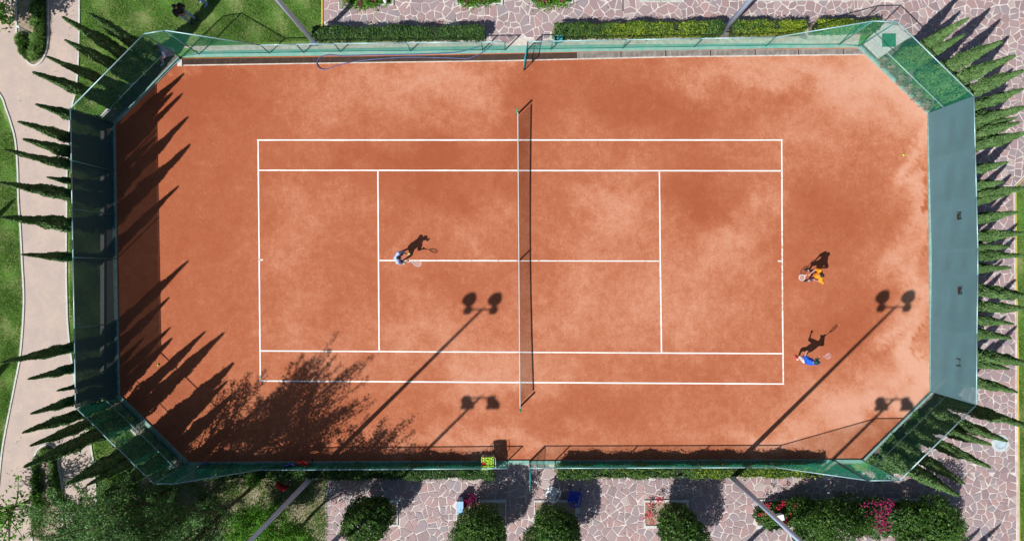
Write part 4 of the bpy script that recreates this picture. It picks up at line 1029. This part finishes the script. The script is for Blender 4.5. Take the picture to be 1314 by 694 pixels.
def camp(label, px, rz, seat, back, tilt=.25):
    t = thing('folding_chair', label, 'chair', P(*px, .02), rz)
    mb = MB()
    for i in range(6): mb.poly([(-.24+.08*i, -.22, .44-.02*math.sin(math.pi*i/6)), (-.24+.08*(i+1), -.22, .44-.02*math.sin(math.pi*(i+1)/6)), (-.24+.08*(i+1), .22, .44-.02*math.sin(math.pi*(i+1)/6)), (-.24+.08*i, .22, .44-.02*math.sin(math.pi*i/6))])
    o = mb.build('seat', M[seat], t, True); o.modifiers.new('s', 'SOLIDIFY').thickness = .03
    mb = MB()
    for i in range(8):
        f = lambda u, v: ((u-.5)*.52, -.22-.16*v-.10*math.sin(math.pi*u)*.8, .58+.30*v)
        mb.poly([f(i/8, 0), f((i+1)/8, 0), f((i+1)/8, 1), f(i/8, 1)])
    o = mb.build('backrest', M[back], t, True); o.modifiers.new('s', 'SOLIDIFY').thickness = .03
    for sx in (-1, 1):
        MB().tube([(sx*.25, -.38, .9), (sx*.25, -.2, .45), (sx*.26, .26, 0)], .014, 6).build('leg', M['black'], t, True)
        MB().tube([(sx*.24, .24, .45), (sx*.25, -.30, 0)], .014, 6).build('leg', M['black'], t, True)
        MB().tube([(sx*.28, -.25, .64), (sx*.28, .2, .64)], .02, 6).build('armrest', M['black'], t, True)
camp('folding chair with red back and black seat, lowest of three by the near fence', (373, 609), -.52, 'black', 'redcloth')
camp('folding chair with a blue back between the two red ones', (381, 600), 3.5, 'black', 'bluecloth')
camp('folding chair with red seat right beside the mast behind the near fence', (394, 596), 3.05, 'redcloth', 'redcloth')
def bag(label, px, size, m, rz=0, name='sports_bag'):
    t = thing(name, label, 'bag', P(*px, .015), rz); a, b_, c = size
    bm = bmesh.new(); bmesh.ops.create_cube(bm, size=1); bmesh.ops.scale(bm, vec=(a, b_, c), verts=bm.verts); bmesh.ops.translate(bm, vec=(0, 0, c/2), verts=bm.verts)
    bmesh.ops.bevel(bm, geom=bm.edges[:], offset=min(a, b_, c)*.33, segments=4, affect='EDGES'); me = bpy.data.meshes.new('body'); bm.to_mesh(me); bm.free(); me.materials.append(M[m])
    me.polygons.foreach_set('use_smooth', [True]*len(me.polygons)); link(bpy.data.objects.new('bag_body', me), t)
    MB().tube([(-a*.3, 0, c*.95), (-a*.15, 0, c+.10), (a*.15, 0, c+.10), (a*.3, 0, c*.95)], .012, 6).build('strap', M['black'], t, True)
    MB().box((0, b_*.0, c+.002), (a*.7, .012, .012)).build('zip', M['lamp'], t)
bag('black backpack lying on the dry ground below the lower left corner fence', (266, 611), (.45, .38, .3), 'black', .3, 'backpack')
bag('blue sports bag behind the near fence at the lower left corner', (263, 596.5), (.55, .24, .25), 'bluecloth', .4)
# striped towel on the grass, cyan crate, light blue box
t = thing('towel', 'crumpled white and navy striped towel on the grass by the upper left corner fence', 'towel', P(*(163, 114), .03), .9)
mb = MB(); n = 14
for i in range(n):
    for j in range(8):
        f = lambda a, b_: ((a/n-.5)*.46, (b_/8-.5)*.22+.03*math.sin(a*.9), .05+.035*math.sin(a*1.3+b_*.8)+.02*math.sin(b_*2.1))
        mb.poly([f(i, j), f(i+1, j), f(i+1, j+1), f(i, j+1)], mi=(i//2) % 2)
o = mb.build('cloth', [M['white'], M['bluecloth']], t, True); o.modifiers.new('s', 'SOLIDIFY').thickness = .012
t = thing('crate', 'turquoise plastic crate standing at the end of the far golden hedge', 'crate', P(715.5, 53, .015), .12)
mb = MB(); 
for (c, d) in (((0, 0, .02), (.34, .24, .02)), ((0, .12, .22), (.36, .02, .40)), ((0, -.12, .22), (.36, .02, .40)), ((.17, 0, .22), (.02, .22, .40)), ((-.17, 0, .22), (.02, .22, .40))): mb.box(c, d)
mb.build('box_body', M['cyan'], t); MB().box((.06, 0, .43), (.24, .26, .02)).build('lid', M['cyan'], t); MB().box((-.1, .02, .36), (.09, .12, .12)).build('contents', M['black'], t)
t = thing('storage_box', 'light blue upright box at the left kerb of the purple-flowered planter', 'box', P(592, 641.5, .03), 0)
mb = MB().box((0, -.1, .35), (.26, .56, .70)); mb.build('box_body', M['lblue'], t); MB().box((0, .20, .69), (.24, .06, .05)).build('lid_hinge', M['black'], t); MB().box((0, -.1, .712), (.28, .58, .022)).build('lid', M['lblue'], t)
t = thing('electrical_box', 'small white box on a post among the red-flowered shrub under the mast', 'box', P(988, 652, .04), .2)
MB().box((0, 0, 1.02), (.30, .22, .26)).build('box_body', M['white'], t); MB().box((0, 0, 1.16), (.33, .25, .02)).build('lid', M['white'], t); MB().tube([(0, 0, 0), (0, 0, .9)], .03, 8).build('post', M['lamp'], t, True)
def spot(label, px, rz):
    t = thing('garden_spotlight', label, 'garden light', P(*px, .04), rz)
    MB().tube([(0, 0, 0), (0, 0, .28)], .02, 6).build('stake', M['lamp'], t, True)
    MB().lathe([(.04, -.14), (.07, -.08), (.085, .12), (.09, .13)], (0, .04, .36), 14, M=Matrix.Rotation(-.9, 3, 'X')).build('housing', M['white'], t, True)
spot('pale garden spotlight in the leftmost planter at the top edge', (496, 6), .3); spot('pale garden spotlight by the red-flowered planter at the bottom', (858, 669), .6); 
t = thing('bollard_light', 'thin pale bollard light on the upper left island', 'garden light', P(45, 45, .03))
MB().tube([(0, 0, 0), (0, 0, .95)], .035, 10).build('post', M['lamp'], t, True); MB().lathe([(.05, .92), (.06, 1.0), (.05, 1.06)], (0, 0, 0), 12).build('lamp_head', M['white'], t, True)
# round cover and the white pad with its hatch
t = thing('manhole_cover', 'round pale blue-white cover set in the paving near the lower right cypresses', 'manhole cover', P(1283, 568, .03))
MB().lathe([(.40, 0), (.40, .014), (.385, .018)], (0, 0, 0), 32).build('rim', M['kerb'], t, False)
mb = MB().lathe([(.34, .015), (.34, .024), (.33, .026)], (0, 0, 0), 32); mb.build('lid', simple('pale_blue_cover', (.50, .62, .68), .6, var=.25, scale=8), t)
mb = MB()
for k in range(14):
    a = -2.6+k*.27; mb.box((.24*math.cos(a), .24*math.sin(a), .029), (.05, .022, .008), rz=a+1.57)
stuff(mb.build('raised_marks', M['lamp'], t))
t = thing('utility_pad', 'white concrete pad with a green hatch in the upper right corner of the enclosure', 'utility pad', (0, 0, 0))
slab('pad', [(1108, 57), (1127, 76), (1146, 62), (1168, 48), (1150, 33), (1136, 30), (1118, 44)], .0, .06, M['kerb'], t, None, .01)
M['hatch'] = simple('hatch_green', (.03, .22, .13), .6, var=.3, scale=6)
slab('hatch', [(1131, 44), (1148.5, 44), (1148.5, 61), (1131, 61)], .055, .085, M['hatch'], t, None, .01)
mb = MB(); a, b_ = P(1131, 44), P(1148.5, 61)
for k in range(7): y = a.y+(b_.y-a.y)*(k+.5)/7; mb.box(((a.x+b_.x)/2, y, .088), (.55, .02, .008))
stuff(mb.build('hatch_ribs', M['hatch'], t))
sheet('drain_slot', [(798.4, -60), (799.8, -60), (799.8, 15), (798.4, 15)], .045, M['dark'])
tag(bpy.data.objects['drain_slot'], 'narrow dark drain slot running into the paving at the top edge', 'drain'); del bpy.data.objects['drain_slot']['kind']

# ------------------------------------------------------------------ people
def remeshed(mb, name, mat, parent, voxel):
    me = mb.mesh('tmp', mat); o = bpy.data.objects.new('tmp', me); COL.objects.link(o)
    r = o.modifiers.new('r', 'REMESH'); r.mode = 'VOXEL'; r.voxel_size = voxel; r.use_smooth_shade = True
    s = o.modifiers.new('s', 'SMOOTH'); s.factor = .6; s.iterations = 3
    dg = bpy.context.evaluated_depsgraph_get(); dg.update(); nm = bpy.data.meshes.new_from_object(o.evaluated_get(dg)); nm.name = name
    if not nm.materials: nm.materials.append(mat)
    bpy.data.objects.remove(o)
    return link(bpy.data.objects.new(name, nm), parent)
def limb(mb, a, b_, ra, rb):
    a, b_ = Vector(a), Vector(b_); n = 5
    mb.tube([a+(b_-a)*i/n for i in range(n+1)], ra, 12, rb); mb.ball(a, ra*1.0, 12, 8); mb.ball(b_, rb*1.0, 12, 8)
def hand(mb, wr, d, side, curl, up):
    d = Vector(d).normalized(); up = Vector(up).normalized(); lat = d.cross(up).normalized()*side; wr = Vector(wr)
    mb.ball(wr+d*.055, (.042, .042, .042), 10, 7); mb.ball(wr+d*.035, .034, 10, 7); mb.ball(wr+d*.075+lat*.012, .036, 10, 7)
    for k, (o_, L) in enumerate(((-.030, .062), (-.010, .075), (.011, .070), (.031, .056))):
        p = wr+d*.09+lat*o_; q = p+d*L*.5*(1-.3*curl)-up*L*.25*curl; s = q+d*L*.4*(1-curl)-up*L*.5*curl
        limb(mb, p, q, .0105, .0095); limb(mb, q, s, .0095, .008)
    p = wr+d*.03+lat*(-.035); limb(mb, p, p+d*.035-lat*.03, .013, .011); limb(mb, p+d*.035-lat*.03, p+d*.07-lat*.02-up*.01*curl, .011, .009)
def person(label, px, yaw, J, cloth, lean=(0, 0), longp=False, cap=None, hairlong=False):
    t = thing('person', label, 'person', P(*px, .022), yaw)
    D = dict(pel=(0, 0, .93), ch=(0, .02, 1.24), nk=(0, .03, 1.47), hd=(0, .05, 1.62),
             ls=(-.19, .02, 1.40), rs=(.19, .02, 1.40), le=(-.26, -.02, 1.13), re=(.26, -.02, 1.13), lw=(-.27, .12, .92), rw=(.27, .12, .92),
             lh=(-.095, 0, .90), rh=(.095, 0, .90), lk=(-.11, .05, .49), rk=(.11, .05, .49), la=(-.13, 0, .09), ra=(.13, 0, .09), lt=(-.15, .14, .04), rt=(.15, .14, .04))
    D.update(J); D = {k: Vector(v) for k, v in D.items()}
    hd = D['hd']; look = Vector((0, 1, 0))
    mb = MB()
    limb(mb, D['pel'], D['ch'], .12, .125); limb(mb, D['ch'], D['nk']-Vector((0, 0, .05)), .12, .07); limb(mb, D['nk']-Vector((0, 0, .04)), hd, .055, .055)
    mb.ball(hd, (.077, .098, .115), 16, 12); mb.ball(hd+Vector((0, .03, -.07)), (.052, .06, .05), 12, 8)
    mb.ball(hd+Vector((0, .10, -.015)), (.014, .02, .02), 8, 6)
    for s in (-1, 1): mb.ball(hd+Vector((s*.08, .0, -.01)), (.013, .02, .032), 8, 6)
    for s, a in ((-1, 'l'), (1, 'r')):
        limb(mb, D['ch']+Vector((0, 0, .1)), D[a+'s'], .09, .058); limb(mb, D[a+'s'], D[a+'e'], .054, .042); limb(mb, D[a+'e'], D[a+'w'], .042, .027)
        d = (D[a+'w']-D[a+'e']).normalized(); hand(mb, D[a+'w'], d, s, .75, (0, 0, 1) if abs(d.z) < .8 else (0, 1, 0))
        limb(mb, D['pel'], D[a+'h'], .11, .095); limb(mb, D[a+'h'], D[a+'k'], .088, .058); limb(mb, D[a+'k'], D[a+'a'], .056, .036)
        limb(mb, D[a+'a'], D[a+'t'], .04, .03)
    body = remeshed(mb, 'body', M['skin'], t, .0085)
    for s in (-1, 1): MB().ball(hd+Vector((s*.03, .09, .008)), .010, 8, 6).build('eye', M['white'], t, True)
    MB().ball(hd+Vector((0, .096, -.055)), (.022, .006, .006), 8, 6).build('mouth', M['redcloth'], t, True)
    top = MB(); shirt, bott, shoe = cloth
    limb(top, D['pel']+Vector((0, 0, -.03)), D['ch'], .165, .17); limb(top, D['ch'], D['nk']-Vector((0, 0, .07)), .165, .095)
    for a in 'lr':
        limb(top, D['ch']+Vector((0, 0, .1)), D[a+'s'], .125, .092); limb(top, D[a+'s'], D[a+'s'].lerp(D[a+'e'], .85), .088, .074)
    remeshed(top, 'shirt', shirt, t, .013)
    bt = MB()
    for a in 'lr':
        limb(bt, D['pel'], D[a+'h'], .135, .112); f = .80 if not longp else 1.0
        limb(bt, D[a+'h'], D[a+'h'].lerp(D[a+'k'], f), .108, .088 if not longp else .075)
        if longp: limb(bt, D[a+'k'], D[a+'k'].lerp(D[a+'a'], .92), .075, .058)
    remeshed(bt, 'trousers' if longp else 'shorts', bott, t, .013)
    for a in 'lr':
        sh_ = MB(); d = D[a+'t']-D[a+'a']; limb(sh_, D[a+'a']+Vector((0, 0, -.02)), D[a+'t'], .05, .042); limb(sh_, D[a+'t'], D[a+'t']+d*.25, .042, .034); sh_.box((D[a+'a']+d*.5+Vector((0, 0, -.055))), (.09, .09, .03))
        remeshed(sh_, 'shoe', shoe, t, .012)
        if not longp: MB().tube([D[a+'a']+Vector((0, 0, -.01)), D[a+'a'].lerp(D[a+'k'], .3)], .042, 10, .046).build('sock', M['white'], t, True)
    hr = MB(); hr.ball(hd+Vector((0, -.018, .028)), (.091, .103, .108), 16, 12)
    for k in range(26):
        a_ = random.uniform(0, 6.28); e = random.uniform(.2, 1.4); hr.ball(hd+Vector((math.cos(a_)*.08*math.cos(e), -.02+math.sin(a_)*.09*math.cos(e), .03+.1*math.sin(e))), .024, 6, 5)
    if hairlong: hr.ball(hd+Vector((0, -.09, -.05)), (.07, .05, .12), 12, 8)
    if cap: 
        hr2 = MB(); hr2.ball(hd+Vector((0, 0, .045)), (.096, .112, .09), 16, 10); hr2.box(hd+Vector((0, .14, .045)), (.14, .11, .012)); hr2.build('cap', cap, t, True)
        hr = MB(); hr.ball(hd+Vector((0, -.03, .0)), (.086, .09, .09), 14, 10)
    remeshed(hr, 'hair', M['hair'], t, .012)
    return t, D
def world(t, v): return Matrix.LocRotScale(t.location, t.rotation_euler, None) @ Vector(v)
def racket(label, hnd, tip, frame, normal=(0, 0, 1), grip='black'):
    hnd, tip = Vector(hnd), Vector(tip); d = (tip-hnd).normalized(); nn = Vector(normal); s = d.cross(nn).normalized()
    t = thing('tennis_racket', label, 'tennis racket', hnd)
    MB().tube([-d*.10, d*.10], .017, 8).build('grip', M[grip], t, True)
    c = d*.43; ring = [c+d*.165*math.cos(a)+s*.128*math.sin(a) for a in [2*math.pi*k/24 for k in range(24)]]
    mb = MB().tube(ring, .013, 8, closed=True); mb.tube([d*.10, d*.18, ring[14]], .011, 6); mb.tube([d*.10, d*.18, ring[10]], .011, 6); mb.build('frame', frame, t, True)
    mb = MB()
    for k in range(-6, 7):
        u = k/7; q = math.sqrt(1-u*u); mb.tube([c+s*.128*u-d*.165*q, c+s*.128*u+d*.165*q], .0014, 3); mb.tube([c+d*.165*u-s*.128*q, c+d*.165*u+s*.128*q], .0014, 3)
    mb.build('strings', M['white'], t)
C_ = lambda nm, c, v=.15: simple(nm, c, .8, var=v, scale=14, bmp=.15)
ltshirt = C_('pale_blue_shirt', (.42, .52, .80)); drk = C_('dark_cloth', (.03, .03, .06)); orange = C_('orange_shirt', (.95, .36, .01), .25); blu = C_('bright_blue_shirt', (.01, .12, .72), .3)
wht = C_('white_cloth', (.72, .70, .72), .1); redsh = C_('red_shoe', (.70, .03, .06)); lav = C_('lavender_cloth', (.36, .32, .60)); jeans = C_('light_jeans', (.30, .40, .66)); blk = C_('black_shirt', (.015, .015, .018))
capg = C_('dark_green_cap', (.01, .06, .04)); blueshoe = C_('blue_shoe', (.25, .42, .75)); rf1 = C_('white_racket_frame', (.70, .72, .76)); rf2 = C_('pink_racket_frame', (.72, .35, .38))
t1, D1 = person('tennis player in a pale blue shirt at the service line left of the net', (515.5, 331.5), -math.pi/2,
    dict(pel=(0, -.06, .86), ch=(0, .0, 1.15), nk=(0, .08, 1.36), hd=(0, .13, 1.50), ls=(-.19, .06, 1.30), rs=(.19, .04, 1.30), le=(-.26, .16, 1.08), re=(.25, .14, 1.05), lw=(-.18, .40, 1.12), rw=(.16, .36, .98),
         lh=(-.1, -.05, .84), rh=(.1, -.05, .84), lk=(-.20, .10, .47), rk=(.17, .10, .47), la=(-.25, -.06, .09), ra=(.20, -.06, .09), lt=(-.28, .09, .04), rt=(.23, .09, .04)), (ltshirt, drk, wht))
hp = world(t1, D1['rw']+Vector((0, .08, 0))); racket('white racket held low in front of the pale blue player', hp, hp+Vector((.5, -.10, .0)), rf1, (.1, .35, .9), 'white')
tennis_ball(world(t1, D1['lw']+Vector((.0, .12, .03))), 'tennis ball in the hand of the pale blue player')
t2, D2 = person('tennis player in an orange shirt near the right baseline, facing the net', (1037, 353), math.pi/2,
    dict(pel=(0, -.04, .86), ch=(0, -.0, 1.14), nk=(0, .06, 1.36), hd=(0, .09, 1.50), ls=(-.20, .03, 1.30), rs=(.20, .05, 1.30), le=(-.33, -.16, 1.12), re=(.27, .10, 1.02), lw=(-.22, .08, .92), rw=(.08, .28, .88),
         lh=(-.1, -.03, .84), rh=(.1, -.03, .84), lk=(-.2, .1, .47), rk=(.2, .1, .47), la=(-.24, .0, .09), ra=(.22, .0, .09), lt=(-.27, .15, .04), rt=(.24, .15, .04)), (orange, C_('purple_shorts', (.06, .02, .09)), C_('dark_shoe', (.03, .035, .05))))
hp = world(t2, D2['rw']+Vector((0, .08, 0))); racket('white and pink racket held low by the orange player', hp, hp+Vector((-.16, -.20, -.40)), rf1, (0, .3, .9), 'redcloth')
t3, D3 = person('tennis player in bright blue with a dark cap swinging near the lower right baseline', (1026, 460), 0,
    dict(pel=(.0, .02, .74), ch=(.05, .0, 1.02), nk=(.09, .0, 1.24), hd=(.13, .02, 1.38), ls=(-.12, .08, 1.17), rs=(.26, -.04, 1.18), le=(-.22, .24, 1.06), re=(.40, .0, 1.06), lw=(-.22, .42, 1.20), rw=(.35, .22, 1.24),
         lh=(-.1, 0, .72), rh=(.1, 0, .72), lk=(-.18, .16, .43), rk=(.16, .14, .43), la=(-.14, -.04, .09), ra=(.10, -.08, .09), lt=(-.2, .10, .04), rt=(.13, .07, .04)), (blu, wht, redsh), cap=capg)
hp = world(t3, D3['rw']+Vector((0, .02, .08))); racket('pink-framed racket raised by the player in bright blue', hp, hp+Vector((.16, .10, .42)), rf2, (.7, -.3, -.1), 'redcloth')
t4, D4 = person('person in black top and light jeans standing on the upper left lawn', (246, 26), -2.2,
    dict(le=(-.27, .06, 1.12), re=(.27, .06, 1.12), lw=(-.02, .24, 1.14), rw=(.02, .26, 1.20), la=(-.14, .10, .09), lt=(-.17, .25, .04), lk=(-.12, .08, .49)), (blk, jeans, drk), longp=True, hairlong=True)
t5, D5 = person('person in light trousers and blue shoes at the top edge of the lawn', (264, 3), 2.4, {}, (blk, jeans, blueshoe), longp=True)
t6, D6 = person('person in lavender sitting at the foot of the upper left corner fence', (219, 68), 2.3,
    dict(pel=(0, 0, .30), ch=(0, .06, .60), nk=(0, .12, .82), hd=(0, .16, .97), ls=(-.18, .10, .76), rs=(.18, .10, .76), le=(-.26, .22, .52), re=(.26, .22, .52), lw=(-.16, .44, .50), rw=(.16, .44, .50),
         lh=(-.1, .02, .28), rh=(.1, .02, .28), lk=(-.16, .42, .44), rk=(.16, .42, .44), la=(-.15, .52, .09), ra=(.15, .52, .09), lt=(-.16, .68, .04), rt=(.16, .68, .04)), (lav, lav, wht), longp=True)
ks = slab('stone_block', [(214, 64), (224, 63), (226, 71), (216, 73)], 0, .19, M['kerb'], None, None, .02); tag(ks, 'low concrete block under the seated person in lavender', 'block')
print('objects', len(bpy.data.objects))
